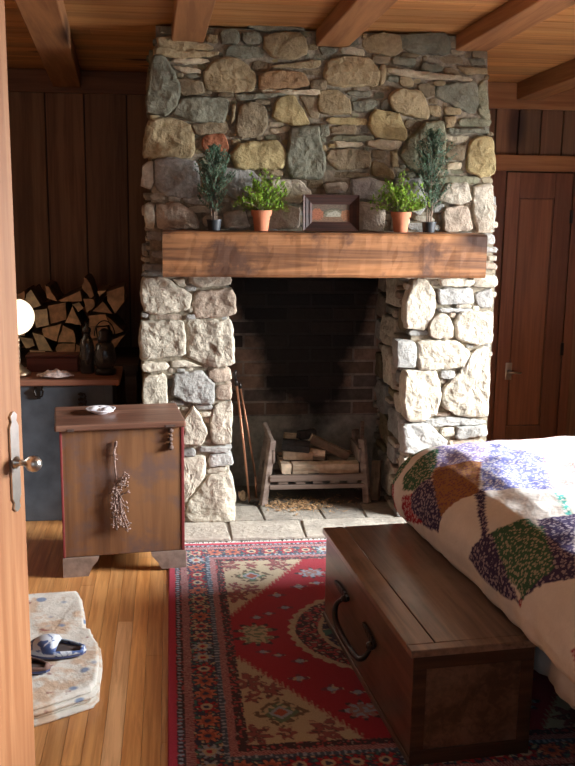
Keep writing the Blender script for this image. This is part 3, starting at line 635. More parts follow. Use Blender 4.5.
# ------------------------------------------------------------------ materials for objects
m_logside=plain('bark',(0.15,0.095,0.06),0.9,var=0.4,scale=25,bump=0.8,usecol=True)
def endgrain(name):
    t=NT(name,0.85,0,0.15); v=t.coord(); n=t.noise(v,35,4,.6); n2=t.noise(v,8,3)
    c=t.mix(t.attr(),t.ramp(n,[(.3,.75),(.7,1.15)]),1.0,'MULTIPLY'); c=t.mix(c,t.ramp(n2,[(.35,.75),(.6,1.1)]),1.0,'MULTIPLY')
    t.color(c); t.bump(n,.4,.006); return t.m
m_logend=endgrain('split_wood')
m_char=plain('charred_wood',(0.03,0.026,0.024),0.9,var=.5,scale=40,bump=.9)
m_cradle=wood('weathered_wood',(0.11,0.075,0.058),(0.23,0.17,0.135),'x',0.8,35,bump=.4)
m_terra=plain('terracotta',(0.56,0.20,0.10),0.75,var=.12)
m_black=plain('black_plastic',(0.03,0.033,0.038),0.45)
m_soil=plain('potting_soil',(0.05,0.033,0.02),0.95,var=.5,scale=120,bump=.8)
def leafm(name,a,b):
    t=NT(name,0.5,0,0.4); t.color(t.mix(t.ramp(t.noise(t.coord(),30,3),[(.3,a),(.7,b)]),t.attr(),1.0,'MULTIPLY'))
    t.b.inputs['Subsurface Weight'].default_value=0.0
    return t.m
m_leafd=leafm('dark_leaf',(0.055,0.105,0.060),(0.13,0.21,0.13))
m_leafl=leafm('bright_leaf',(0.15,0.31,0.03),(0.32,0.50,0.08))
m_stem=plain('stem',(0.20,0.14,0.10),0.8)
m_frame=wood('picture_frame_wood',(0.035,0.014,0.010),(0.09,0.035,0.022),'x',0.6,40)
m_white=plain('white_china',(0.82,0.80,0.84),0.3,var=.04)
m_globe=NT('opal_glass',0.25,0,0.5); m_globe.b.inputs['Subsurface Weight'].default_value=0.0
m_globe.color((0.95,0.86,0.72)); m_globe.b.inputs['Emission Color'].default_value=(1.0,0.80,0.58,1); m_globe.b.inputs['Emission Strength'].default_value=1.8; m_globe=m_globe.m
m_lace=plain('crumpled_lace',(0.62,0.50,0.46),0.9,var=.5,scale=60,bump=.6)
m_rbox=wood('red_stained_wood',(0.10,0.03,0.022),(0.17,0.055,0.038),'x',0.4,30)
m_copper=plain('copper_rod',(0.42,0.19,0.11),0.4,.7)
m_straw=plain('straw',(0.50,0.34,0.18),0.9,var=.3)
m_white_cloth=plain('white_sheet',(0.72,0.70,0.66),0.9,var=.06,scale=12,bump=.15,spec=.1)

# ------------------------------------------------------------------ wooden trunk under the lamp
T=thing('storage_trunk','blue grey painted trunk with reddish brown lid, in the nook left of the fireplace','trunk',(-0.78,4.80,0))
mb=MB(); mb.box(-.50,.49,-.165,.165,0,.683); obj('body',mb,m_blue,T,bevel=.004)
mb=MB(); mb.box(.455,.495,-.172,.172,0,.683); obj('corner_post',mb,m_blue,T,bevel=.003)
mb=MB(); mb.box(-.53,.53,-.19,.18,.684,.714); obj('lid',mb,m_tlid,T,bevel=.007)
def hasp(parent,x,z0,z1,y,n='hasp'):
    q=MB(); q.box(x-.022,x+.022,y-.006,y,z1-.03,z1)
    q.tube([(x-.018,y-.008,z1-.02),(x-.022,y-.012,(z0+z1)/2),(x-.015,y-.010,z0+.006),(x,y-.014,z0),(x+.015,y-.010,z0+.006),(x+.022,y-.012,(z0+z1)/2),(x+.018,y-.008,z1-.02)],.005,6)
    q.box(x-.008,x+.008,y-.012,y-.002,z0-.008,z1-.01)
    return obj(n,q,m_iron,parent,smooth=False)
hasp(T,.145,.628,.688,-.167); 
q=MB()
for i in range(26):
    a=i*0.9; q.tube([(.35+.018*cos(a)+.004*sin(i*2.1),-.172-.004*(i%3),.60+.0035*i-.045+.01*sin(a)),(.35+.02*cos(a+1.3),-.178,.60+.0035*i-.04+.012*sin(a+1.3))],.004,5)
obj('lock_ornament',q,m_iron,T)
# lamp
Lm=thing('table_lamp','oil lamp with round white glass globe and brass foot, standing on the blue trunk','lamp',(-0.745,4.735,.715))
q=MB(); q.lathe([(0,0),(.058,0),(.060,.012),(.050,.024),(.032,.034),(.024,.046),(.016,.056),(0,.057)],n=28); obj('base',q,m_brass,Lm,smooth=True)
q=MB()
for k in range(3):
    q.tube([(.007*cos(k*2.09+i*.55),.007*sin(k*2.09+i*.55),.055+.0065*i) for i in range(22)],.008,7)
q.lathe([(.012,.190),(.024,.196),(.030,.205),(.018,.212),(0,.213)]); obj('column',q,m_brass,Lm,smooth=True)
q=MB(); R=.088; q.lathe([(R*sin(pi*i/24)+(0 if 0<i<24 else 0),.288-R*cos(pi*i/24)) for i in range(25)],n=36); obj('glass_globe',q,m_globe,Lm,smooth=True)
q=MB(); q.lathe([(.022,.370),(.024,.378),(.012,.384),(.014,.392),(.006,.402),(0,.408)]); obj('finial',q,m_brass,Lm,smooth=True)
# small reddish box, cloth, jars on the trunk
tb=thing('wooden_box','small reddish brown wooden box on the blue trunk behind the lace cloth','box',(-.590,4.865,.715))
q=MB(); q.box(-.125,.125,-.05,.05,0,.072); obj('body',q,m_rbox,tb,bevel=.004)
q=MB(); q.box(-.13,.13,-.054,.054,.073,.086); obj('lid',q,m_rbox,tb,bevel=.004)
q=MB(); n=26; vs=[];
for i in range(n+1):
    for j in range(n+1):
        a=2*pi*j/n; rr=i/n; x=.085*rr*cos(a)*(1+.15*sin(3*a)); y=.042*rr*sin(a)*(1+.1*cos(5*a))
        z=.006+.030*(1-rr*rr)+.014*noise.noise(Vector((x*40,y*60,3)))*(1.2-rr*.6)+.006*abs(sin(a*7))*rr
        vs.append((x,y,max(z,.001)))
q.add(vs,[(i*(n+1)+j,(i+1)*(n+1)+j,(i+1)*(n+1)+j+1,i*(n+1)+j+1) for i in range(n) for j in range(n)])
obj('lace_cloth',q,m_lace,loc=(-.560,4.665,.715),label='crumpled pale lace cloth on the front of the trunk lid',cat='cloth',smooth=True)
j1=thing('glass_jar','tall narrow dark glass jar on the trunk, left of the lantern','jar',(-.416,4.79,.715))
q=MB(); q.lathe([(0,0),(.033,0),(.036,.01),(.036,.13),(.030,.165),(.018,.185),(.018,.205),(0,.205)]); obj('body',q,m_dglass,j1,smooth=True)
q=MB(); q.lathe([(0,.206),(.022,.206),(.022,.222),(.008,.236),(.011,.25),(0,.255)]); obj('stopper',q,m_dglass,j1,smooth=True)
j2=thing('lantern','dark metal and glass lantern near the right end of the trunk','lantern',(-.327,4.76,.715))
q=MB(); q.lathe([(0,0),(.052,0),(.055,.02),(.046,.03),(0,.03)]); obj('base',q,m_iron,j2,smooth=True)
q=MB(); q.lathe([(.040,.03),(.052,.06),(.054,.10),(.044,.145),(.030,.165)],n=28); obj('glass',q,m_dglass,j2,smooth=True)
q=MB(); q.lathe([(.036,.165),(.038,.18),(.026,.19),(.030,.21),(.014,.225),(0,.228)]); q.tube([(.05*cos(a),0,.19+.075*sin(a)) for a in [pi*k/12 for k in range(13)]],.003,6); obj('cap',q,m_iron,j2,smooth=True)

# ------------------------------------------------------------------ firewood nook
bn=thing('firewood_bench','low dark plank bench carrying the stacked firewood in the nook','bench',(-.6,5.45,0))
q=MB(); q.box(-.42,.42,-.30,.30,.655,.690,(.5,.5,.5)); obj('top',q,m_cradle,bn)
for sx_ in (-.38,.38):
    for sy_ in (-.26,.26):
        q=MB(); q.box(sx_-.03,sx_+.03,sy_-.03,sy_+.03,0,.654,(.5,.5,.5)); obj('leg',q,m_cradle,bn)
LL=['pale split log with a peaked top, high at the left above the lamp globe','pale yellow split log just right of the lamp globe','square brown end of split log in the upper middle of the nook stack','triangular split log right of the square brown log','small five sided log end above the triangular one','long flat wedge of split log lying on top of the square brown log','thin pointed sliver of wood leaning on top of the stack','brown split log directly under the pointed sliver','smallest wedge of wood on top, between sliver and largest log','largest brown split log at the upper right of the stack','triangular split log left of and below the largest log','broad dim split log behind the lantern cap','tapering split log at the right edge, below the largest log','wedge of split log low at the right edge of the stack','split log of fan shape in the middle of the stack, below the square one','upright split log right of the fan shaped log','long pale wedge log sloping down to the right beside the lamp column','flat bottomed log directly above the right half of the small red box','short pale log lying just above the left end of the red box','pale split log half hidden behind the lamp column','thin dark slab leaning at the upper left of the stack','dark split piece behind the peaked pale log','small dim log left of the glass jar','small pale log low behind the lamp, under the globe','dim log behind the neck of the glass jar','dim log directly behind the lantern glass top','dim log between glass jar and lantern','dim log just right of the lantern base','pale log wedged between globe and fan shaped log','log behind the lower part of the lamp globe','dark log above the left side of the globe','log at the far left behind the globe and door']
LC={'p':(.95,.80,.52),'b':(.60,.36,.20),'t':(.80,.53,.30)}
lr=random.Random(12)
for (c,poly),lb in zip(LOGS,LL):
    cx_=sum(p[0] for p in poly)/len(poly); cz_=sum(p[1] for p in poly)/len(poly)
    y0=lr.uniform(-.05,.02); rp=[]
    poly=[((x-cx_)*1.05,(z-cz_)*1.05) for x,z in poly]; n=len(poly)
    for i in range(n):     # subdivide and roughen the outline
        a,b=poly[i],poly[(i+1)%n]
        for f in (0,.33,.66): rp.append((a[0]+(b[0]-a[0])*f+lr.uniform(-.003,.003),a[1]+(b[1]-a[1])*f+lr.uniform(-.003,.003)))
    q=MB(); k=lr.uniform(.85,1.1); col=tuple(v_*k for v_ in LC[c])
    nn_=len(rp); vs=[(x,y0,z) for x,z in rp]+[(x*1.02+lr.uniform(-.003,.003),.16,z*1.02) for x,z in rp]+[(x+lr.uniform(-.004,.004),.34,z) for x,z in rp]
    q.add(vs,[(a*nn_+i,a*nn_+(i+1)%nn_,(a+1)*nn_+(i+1)%nn_,(a+1)*nn_+i) for a in (0,1) for i in range(nn_)],(1,1,1),0)
    q.add([(x,y0,z) for x,z in rp]+[(0,y0-.003,0)],[(i,(i+1)%nn_,nn_) for i in range(nn_)],col,1)
    q.add([(x,.34,z) for x,z in rp],[tuple(range(nn_))],col,1)
    obj('split_log',q,[m_logside,m_logend],loc=(cx_,5.32,max(cz_,.692-min(z for x,z in rp))),label=lb,cat='firewood',group='firewood stacked in the nook')

# ------------------------------------------------------------------ antique box beside the fireplace
th=.11
B=thing('antique_chest','tall brown antique chest with bracket feet, standing left of the fireplace','chest',(-.457,3.905,.0082),th)
q=MB(); q.box(0,.505,0,.33,.078,.628); obj('body',q,m_cab,B,bevel=.004)
for a_,b_ in ((.4955,.5085),(-.0035,.006)):
    q=MB(); q.box(a_,b_,-.003,.333,.078,.628); obj('edge_strip',q,m_red,B,bevel=.002)
q=MB(); q.box(-.022,.515,-.022,.345,.6285,.655); obj('lid',q,m_cabtop,B,bevel=.006)
for sgn,x0 in ((1,-.006),(-1,.513)):
    for yy in (-.006,.30):
        q=MB(); poly=[(0,0),(.105,0),(.12,.03),(.145,.06),(.15,.077),(0,.077)]
        pp=[(x0+sgn*px_,pz_) for px_,pz_ in poly]
        pp=[(a_,b_-(.0082 if (b_==0 and sgn==1) else 0)) for a_,b_ in pp]; q.prism(pp,yy,yy+.034); obj('bracket_foot',q,m_foot,B,bevel=.002)
q=MB()
for (x,z,r_) in ((.452,.612,.013),(.452,.592,.009),(.450,.575,.012),(.452,.556,.009),(.451,.540,.014)): 
    q.lathe([(0,-r_),(r_*.8,-r_*.5),(r_,0),(r_*.8,r_*.5),(0,r_)],c=(x,-.008,z),n=10)
obj('drop_handle',q,m_rust,B,smooth=True)
q=MB(); q.box(.43,.47,-.024,-.016,.632,.642); obj('lid_clasp',q,m_rust,B)
q=MB(); q.box(.03,.055,-.024,-.014,.628,.64); obj('lid_clasp',q,m_rust,B)
# dried plant hanging on the front
q=MB(); r=random.Random(2)
MX=Matrix.Translation((-.457,3.905,.0082)) @ Matrix.Rotation(th,4,'Z')
def dp(x,y,z): return (x-.24,y,z-.6)
q.tube([dp(.235,-.006,.60),dp(.232,-.010,.52),dp(.238,-.012,.42),dp(.225,-.014,.33)],.0035,6)
for i in range(60):
    z=.60-.001*i; a=r.uniform(0,6.3)
    if i<16: q.lathe([(0,-.005),(.005,0),(0,.005)],c=dp(.235+.006*cos(a),-.010+.004*sin(a),.60-.005*i),n=6)
for i in range(30):
    x0,z0=.232+r.uniform(-.006,.006),.43-r.random()*.08
    x1,z1=x0+r.uniform(-.02,.055),z0-r.uniform(.03,.20)
    if r.random()<.3: x1=x0+r.uniform(.02,.05); z1=z0+r.uniform(-.01,.045)
    p=[dp(x0,-.012,z0),dp((x0+x1)/2+r.uniform(-.01,.01),-.02,(z0+z1)/2),dp(x1,-.012-r.random()*.012,z1)]
    q.tube(p,.0022,5)
    for k in range(5): q.lathe([(0,-.005),(.0045,0),(0,.005)],c=(p[2][0]+r.uniform(-.009,.009),p[2][1]+r.uniform(-.004,.003),p[2][2]+r.uniform(-.012,.012)),n=6)
for k in range(22):
    q.lathe([(0,-.007),(.006,0),(0,.006)],c=dp(.225+.012*sin(k*1.7),-.014-.003*(k%3),.40-.006*k),n=6)
m_dry=plain('dried_plant',(0.27,0.18,0.15),.9,var=.4,scale=80)
fl=obj('dried_flower_spray',q,m_dry,loc=MX@Vector((.225,-.001,.575)),rotz=th,label='dried flower spray hanging on the front of the brown antique chest',cat='dried flowers')
# dish with shells on the lid
D=MX@Vector((.172,.185,.6555))
dd=thing('small_dish','small white china dish on the lid of the antique chest','dish',D)
q=MB(); q.lathe([(0,.0),(.03,0),(.034,.004),(.060,.018),(.064,.021),(.060,.022),(.034,.009),(0,.007)],n=32); obj('plate',q,m_white,dd,smooth=True)
for i,(x,y,rr,lb) in enumerate(((-.026,.006,.027,'left white scalloped shell in the small dish'),(.026,-.008,.027,'right white scalloped shell in the small dish'),(.004,.034,.022,'rear white shell in the small dish'))):
    q=MB(); n=20; m=7
    vs=[(rr*(1+.12*abs(sin(4*a)))*sin(pi/2*j/m)*cos(a),rr*.8*(1+.12*abs(sin(4*a)))*sin(pi/2*j/m)*sin(a),rr*.75*cos(pi/2*j/m)) for j in range(m+1) for a in [2*pi*k/n for k in range(n)]]
    q.add(vs,[(j*n+k,(j+1)*n+k,(j+1)*n+(k+1)%n,j*n+(k+1)%n) for j in range(m) for k in range(n)]+[tuple(range(m*n,(m+1)*n))])
    obj('seashell',q,m_white,loc=D+Vector((x,y,.0095)),smooth=True,label=lb,cat='shell',group='shells in the small dish')

# ------------------------------------------------------------------ mantel objects
MZ=1.4375
def pot(th_,m,r0,r1,h,rim=True):
    q=MB(); pr=[(0,0),(r0,0),(r1,h*.74),(r1+.005,h*.74),(r1+.008,h),(r1+.002,h),(r1-.001,h*.86),(0,h*.86)] if rim else [(0,0),(r0,0),(r1,h*.92),(r1+.003,h*.93),(r1+.003,h),(r1-.002,h),(r1-.003,h*.85),(0,h*.85)]
    q.lathe(pr,n=30); return obj('pot',q,m,th_,smooth=False,bevel=0)
def leaf(q,p,d,L,W,col):
    d=Vector(d).normalized(); s_=d.cross(Vector((0,0,1))); s_=s_.normalized() if s_.length>1e-3 else Vector((1,0,0)); u=s_.cross(d)
    a=Vector(p); tip=a+d*L; mid=a+d*L*.5-u*L*.05; l=mid+s_*W/2+u*W*.2; r_=mid-s_*W/2+u*W*.2
    l2=a+d*L*.8+s_*W*.3+u*W*.1; r2=a+d*L*.8-s_*W*.3+u*W*.1
    q.add([a,l,l2,tip,r2,r_,mid],[(0,6,1),(1,6,2),(2,6,3),(3,6,4),(4,6,5),(5,6,0)],col)
def bush(x,y,lab,seed,wd,ht):
    th_=thing('potted_plant',lab,'potted plant',(x,y,MZ)); pot(th_,m_terra,.031,.040,.092)
    q=MB(); q.lathe([(0,.078),(.036,.078),(.03,.082),(0,.083)],n=20); obj('soil',q,m_soil,th_)
    r=random.Random(seed); q=MB(); s_=MB()
    for i in range(64):
        a=r.uniform(0,2*pi); lean=r.random()**.7; L=r.uniform(.6,1.0)*ht*(1-.25*lean)
        p=Vector((r.uniform(-.02,.02),r.uniform(-.02,.02),.08)); d=Vector((cos(a)*lean*1.15*wd/.13,sin(a)*lean*.8,1.0-.45*lean)).normalized()
        pts=[p]
        for k in range(6):
            d=(d+Vector((0,0,-.09*lean))+Vector((r.uniform(-.14,.14),r.uniform(-.14,.14),r.uniform(-.06,.06)))).normalized(); p=p+d*L/6
            if p.y>.085: p.y=.085
            pts.append(p)
            for _ in range(6 if k>1 else 2):
                ld=Vector((r.uniform(-1,1),r.uniform(-1,1),r.uniform(-.3,1)))+d*.6; kk=r.uniform(.6,1.25); yl=r.uniform(-.15,.2)
                leaf(q,p+Vector((r.uniform(-.006,.006),r.uniform(-.006,.006),r.uniform(-.008,.008))),ld,r.uniform(.011,.019),r.uniform(.007,.011),(kk*(1+yl),kk,kk*.8))
        s_.tube(pts,.0012,4)
    obj('stems',s_,m_stem,th_); obj('foliage',q,m_leafl,th_)
def shrub(x,y,lab,seed,wd,ht,base,lean=0):
    th_=thing('potted_plant',lab,'potted plant',(x,y,MZ)); pot(th_,m_black,.027,.033,.048,False)
    q=MB(); q.lathe([(0,.040),(.029,.040),(.02,.044),(0,.045)],n=20); obj('soil',q,m_soil,th_)
    r=random.Random(seed); q=MB(); s_=MB()
    for i in range(4):
        a=i*1.6+.4; s_.tube([(cos(a)*.012,sin(a)*.012,.04),(cos(a)*.016+lean*.2,sin(a)*.012,.04+base*.7),(lean*.5+cos(a)*.01,sin(a)*.01,base+.10)],.003,5)
    for i in range(150):
        f=(i/150)**.9; z=base*.75+(ht-base*.75-.03)*f; env=wd*(sin(pi*min(1,(f*.85+.14)))**.8)*(1-.45*f)
        a=r.uniform(0,2*pi); rr=env*r.uniform(.3,1.35); p=Vector((lean*f,0,z)); L=rr+.015
        d=Vector((cos(a),sin(a)*.75,r.uniform(.5,1.3))).normalized(); pts=[p]
        nst=max(4,int(L/.010))
        for k in range(nst):
            d=(d+Vector((r.uniform(-.15,.15),r.uniform(-.15,.15),.05))).normalized(); p=p+d*L/nst*1.1
            if p.y>.06: p.y=.06
            pts.append(p)
            for _ in range(4):
                ld=Vector((r.uniform(-1,1),r.uniform(-1,1),r.uniform(-.2,1)))+d*.7; kk=r.uniform(.6,1.5)
                leaf(q,p,ld,r.uniform(.010,.017),r.uniform(.005,.008),(kk,kk,kk*1.05))
        s_.tube(pts,.001,4)
    s_.tube([(0,0,.04),(lean*.3,0,ht*.5),(lean,0,ht*.9)],[.004,.003,.001],5)
    obj('stems',s_,m_stem,th_); obj('foliage',q,m_leafd,th_)
shrub(.196,4.39,'tall narrow dark green shrub in black pot at the left end of the mantel',31,.10,.385,.10)
bush(.409,4.385,'bushy bright green plant in terracotta pot, left of the picture on the mantel',41,.125,.19)
bush(1.053,4.385,'bushy bright green plant in terracotta pot, right of the picture on the mantel',42,.12,.20)
shrub(1.19,4.40,'tallest dark green shrub in black pot at the right end of the mantel',33,.115,.475,.11,.01)
# framed picture leaning on the stones
P_=thing('framed_picture','small framed landscape picture in dark wood frame standing on the mantel','picture',(.724,4.36,MZ+.002))
tilt=Matrix.Rotation(radians(-6),4,'X')
q=MB(); W,H_=.256,.162; fwid=.036
def fr(q,x0,x1,z0,z1,y0,y1,ins,col=(1,1,1)):
    a=[(x0,z0),(x1,z0),(x1,z1),(x0,z1)]; b=[(x0+ins,z0+ins),(x1-ins,z0+ins),(x1-ins,z1-ins),(x0+ins,z1-ins)]
    for i in range(4):
        j=(i+1)%4
        vs=[(a[i][0],0.012,a[i][1]),(a[j][0],0.012,a[j][1]),(a[j][0],y0,a[j][1]),(a[i][0],y0,a[i][1]),(b[i][0],y1,b[i][1]),(b[j][0],y1,b[j][1]),(b[i][0],.012,b[i][1]),(b[j][0],.012,b[j][1])]
        q.add([tilt@Vector(v_) for v_ in vs],[(0,1,2,3),(3,2,5,4),(4,5,7,6)],col)
fr(q,-W/2,W/2,0,H_,-.016,-.008,.012); fr(q,-W/2+.012,W/2-.012,.012,H_-.012,-.012,-.004,.018,(.6,.6,.6)); fr(q,-W/2+.030,W/2-.030,.030,H_-.030,-.008,-.003,.012,(.9,.8,.8))
obj('frame',q,m_frame,P_)
q=MB(); nxp,nzp=70,36; x0,x1,z0,z1=-W/2+.040,W/2-.040,.040,H_-.040
def piccol(u,v):
    # muted landscape: grey sky, low arch of hills, reddish trees, pale pool
    n1=noise.noise(Vector((u*7,v*7,2))); n2=noise.noise(Vector((u*22,v*22,4)))
    c=(.13,.095,.07) if v>.62+.08*n1 else (.12,.11,.06)
    d=hypot((u-.58)/.33,(v-.36)/.42)
    if d<1: c=(.17,.16,.11)
    if .8<d<1.0 and v>.36: c=(.10,.09,.06)
    if d<.55+.2*n1: c=(.33,.31,.24)
    if v<.30+.06*n1: c=(.17,.10,.06)
    if hypot((u-.14)/.16,(v-.42)/.32)<1+.3*n2: c=(.30,.11,.06)
    if hypot((u-.9)/.14,(v-.38)/.3)<1+.3*n2: c=(.26,.12,.06)
    k=1+.5*n2; return tuple(max(.01,q_*k) for q_ in c)
for i in range(nxp):
    for j in range(nzp):
        a,b=x0+(x1-x0)*i/nxp,x0+(x1-x0)*(i+1)/nxp; c_,d_=z0+(z1-z0)*j/nzp,z0+(z1-z0)*(j+1)/nzp
        q.add([tilt@Vector(v_) for v_ in ((a,.002,c_),(b,.002,c_),(b,.002,d_),(a,.002,d_))],[(0,1,2,3)],piccol((i+.5)/nxp,(j+.5)/nzp))
t=NT('painted_board',.5); t.color(t.attr()); obj('painting',q,t.m,P_)

# ------------------------------------------------------------------ log cradle in the firebox
HZ=.024
K=thing('log_cradle','weathered wooden log cradle standing inside the fireplace','log holder',(.74,4.84,HZ))
def post(p,q_,w_,h_,nm='post',m=m_cradle):
    q=MB(); q.beam(p,q_,w_,h_); return obj(nm,q,m,K,bevel=.003)
for (xb,xt) in ((-.278,-.232),(.268,.238)):
    post((xb,-.115,0),(xt,-.09,.34),.028,.035); post((xb,.12,0),(xt,.10,.34),.028,.035)
    q=MB(); xm=(xb+xt)/2
    q.beam((xm+(.03 if xb<0 else -.03),-.11,.255),(xm+(.03 if xb<0 else -.03),.12,.255),.014,.07); q.beam((xm,-.12,.165),(xm,.13,.165),.022,.03); obj('end_rail',q,m_cradle,K,bevel=.002)
    q=MB(); q.beam((xt,-.092,.33),(xt-.03 if xb<0 else xt+.02,.02,.40),.02,.026); obj('horn',q,m_cradle,K,bevel=.004)
q=MB(); q.box(-.245,.255,-.125,-.10,.125,.158); obj('front_rail',q,m_cradle,K,bevel=.003)
q=MB(); q.box(-.245,.26,-.12,-.10,.082,.106); obj('lower_rail',q,m_cradle,K,bevel=.003)
q=MB(); q.box(-.245,.255,.10,.125,.125,.158); obj('back_rail',q,m_cradle,K,bevel=.003)
for k in range(5):
    q=MB(); q.box(-.20+.09*k,-.15+.09*k,-.118,.12,.110,.124); obj('slat',q,m_cradle,K)
def flog(nm_lb,p,q_,poly,side,end,seed=0,char=False):
    # log from p to q_, cross-section poly (a,b) metres
    p=Vector(p); q_=Vector(q_); d=(q_-p).normalized(); s_=d.cross(Vector((0,0,1))).normalized(); u=s_.cross(d); r=random.Random(seed)
    n=len(poly)*3; rp=[]
    for i in range(len(poly)):
        a,b=poly[i],poly[(i+1)%len(poly)]
        for f in (0,.33,.66): rp.append((a[0]+(b[0]-a[0])*f+r.uniform(-.002,.002),a[1]+(b[1]-a[1])*f+r.uniform(-.002,.002)))
    mb=MB(); ctr=(p+q_)/2; S_=5; vs=[]
    for k in range(S_+1):
        c_=p+(q_-p)*k/S_-ctr
        vs+=[c_+s_*(a+r.uniform(-.002,.002))+u*(b+r.uniform(-.002,.002)) for a,b in rp]
    fs=[(k*n+i,k*n+(i+1)%n,(k+1)*n+(i+1)%n,(k+1)*n+i) for k in range(S_) for i in range(n)]
    for f in fs:
        i=f[0]%n//3; mb.add([vs[x] for x in f],[(0,1,2,3)],side[i%len(side)],0)
    mb.add(vs[:n],[tuple(range(n))[::-1]],end,0); mb.add(vs[-n:],[tuple(range(n))],end,0)
    return obj('split_log',mb,m_char if char else m_logend,loc=ctr,label=nm_lb,cat='firewood',group='split logs in the cradle')
pale=(.62,.50,.36); bk=(.13,.09,.06); mid=(.42,.32,.22)
z0=HZ+.159
flog('long pale split log lying along the front rail of the cradle',(.615,4.775,z0+.027),(.965,4.79,z0+.022),[(-.035,-.027),(.035,-.027),(.03,.02),(-.028,.026)],[bk,mid,pale,pale],pale,1)
flog('short square log end at the left end of the cradle front',(.583,4.745,z0+.025),(.583,4.93,z0+.025),[(-.024,-.025),(.024,-.025),(.026,.022),(-.026,.025)],[bk,mid,pale,mid],pale,2)
flog('pale wedge log below the charred log in the cradle',(.575,4.84,z0+.078),(.73,4.84,z0+.072),[(-.03,-.02),(.035,-.02),(.02,.022),(-.032,.026)],[bk,mid,mid,pale],mid,3)
flog('blackened charred log end on top of the wedge log',(.575,4.86,z0+.128),(.715,4.83,z0+.118),[(-.04,-.022),(.03,-.026),(.04,.01),(0,.032),(-.04,.022)],[bk]*5,bk,4,True)
flog('short pale round log in the middle of the cradle',(.72,4.86,z0+.078),(.80,4.845,z0+.070),[(.036*cos(a),.033*sin(a)) for a in [k*pi/3 for k in range(6)]],[pale,mid]*3,pale,5)
flog('pale split log slanting down to the right across the pile',(.725,4.87,z0+.160),(.925,4.85,z0+.062),[(-.035,-.025),(.035,-.022),(.03,.022),(-.03,.018)],[bk,bk,mid,pale],pale,6)
flog('short charred chunk on top of the pile',(.665,4.90,z0+.165),(.755,4.93,z0+.170),[(-.03,-.02),(.03,-.02),(.02,.022),(-.02,.02)],[bk]*4,bk,7,True)
flog('grey split piece at the upper back left of the pile',(.595,4.95,z0+.150),(.675,4.955,z0+.140),[(-.02,-.015),(.02,-.015),(.02,.018),(-.02,.015)],[mid,mid,pale,mid],mid,8)
flog('dark split log along the back rail of the cradle',(.56,4.93,z0+.030),(.97,4.935,z0+.030),[(-.035,-.028),(.035,-.028),(.03,.028),(-.03,.028)],[bk,bk,mid,bk],bk,9)
flog('half hidden split log between slanting log and right end',(.82,4.87,z0+.030),(.97,4.875,z0+.030),[(-.022,-.028),(.022,-.028),(.02,.024),(-.02,.024)],[bk,mid,mid,bk],mid,10)
o=flog('upright split log leaning beside the right end of the cradle',(1.052,4.745,HZ+.006),(1.070,4.80,HZ+.205),[(-.026,-.02),(.026,-.018),(.022,.022),(-.024,.018)],[mid,bk,bk,bk],mid,11)
# fire irons
pk=thing('fire_poker','long copper coloured fire poker leaning against the left jamb','poker',(.395,4.76,HZ))
q=MB(); q.tube([(0,0,.004),(-.03,.01,.30),(-.068,.02,.62)],.006,8); obj('shaft',q,m_copper,pk,smooth=True)
q=MB(); q.tube([(-.068,.02,.62),(-.072,.021,.65)],[.010,.008],8); q.tube([(-.072,.021,.65),(-.078,.022,.685),(-.070,.024,.70)],[.006,.009,.006],8); obj('handle',q,m_iron,pk,smooth=True)
q=MB(); q.tube([(0,0,.006),(.02,-.01,.012),(.035,-.015,.010)],.008,6); q.box(.025,.05,-.035,.005,0,.010); obj('shovel_end',q,m_iron,pk)
pk2=thing('fire_tongs','second thin copper rod leaning close behind the poker','fire iron',(.432,4.84,HZ))
q=MB(); q.tube([(0,0,.12),(-.04,-.015,.36),(-.083,-.03,.60)],.005,8); q.tube([(0,0,.12),(.004,0,.003)],.006,6); obj('shaft',q,m_copper,pk2,smooth=True)
q=MB(); q.tube([(-.083,-.03,.60),(-.088,-.032,.63)],[.008,.006],8); obj('handle',q,m_iron,pk2,smooth=True)
def rocks(lab,loc,s_,seed,col,name='loose_stone',cat='stone'):
    q=MB(); n=10; r=random.Random(seed); ph=[(r.uniform(.75,1.1)) for _ in range(7)]
    vs=[]
    for i in range(9):
        t_=pi*i/8
        for k in range(n):
            a=2*pi*k/n; f=.8+.35*noise.noise(Vector((cos(a)*1.3+seed,sin(a)*1.3,i*.5)))
            vs.append((s_[0]*sin(t_)*cos(a)*f,s_[1]*sin(t_)*sin(a)*f,s_[2]*(1-cos(t_))*f))
    q.add(vs,[(i*n+k,(i+1)*n+k,(i+1)*n+(k+1)%n,i*n+(k+1)%n)[::-1] for i in range(8) for k in range(n)],col)
    return obj(name,q,m_stone,loc=loc,label=lab,cat=cat)
rocks('small loose tan stone on the hearth beside the poker foot',(.365,4.80,HZ),(.032,.03,.032),3,(.5,.36,.24))
# straw and bark litter: uncountable
q=MB(); r=random.Random(77)
for i in range(420):
    x=r.gauss(.66,.10); y=r.gauss(4.70,.06)
    if not (.42<x<1.0 and 4.54<y<4.9): continue
    a=r.uniform(0,pi); L=r.uniform(.008,.03); z=HZ+r.uniform(.001,.008); k=r.uniform(.5,1.2)
    q.beam((x,y,z),(x+cos(a)*L,y+sin(a)*L,z+r.uniform(0,.006)),.003 if r.random()<.8 else .009,.0015,(k,k*.9,k*.8))
m_straw=plain('wood_litter',(0.46,0.31,0.17),0.9,var=.3,usecol=True)
obj('wood_litter',q,m_straw,label='scattered straw and bark litter on the hearth below the cradle',cat='litter',kind='stuff')
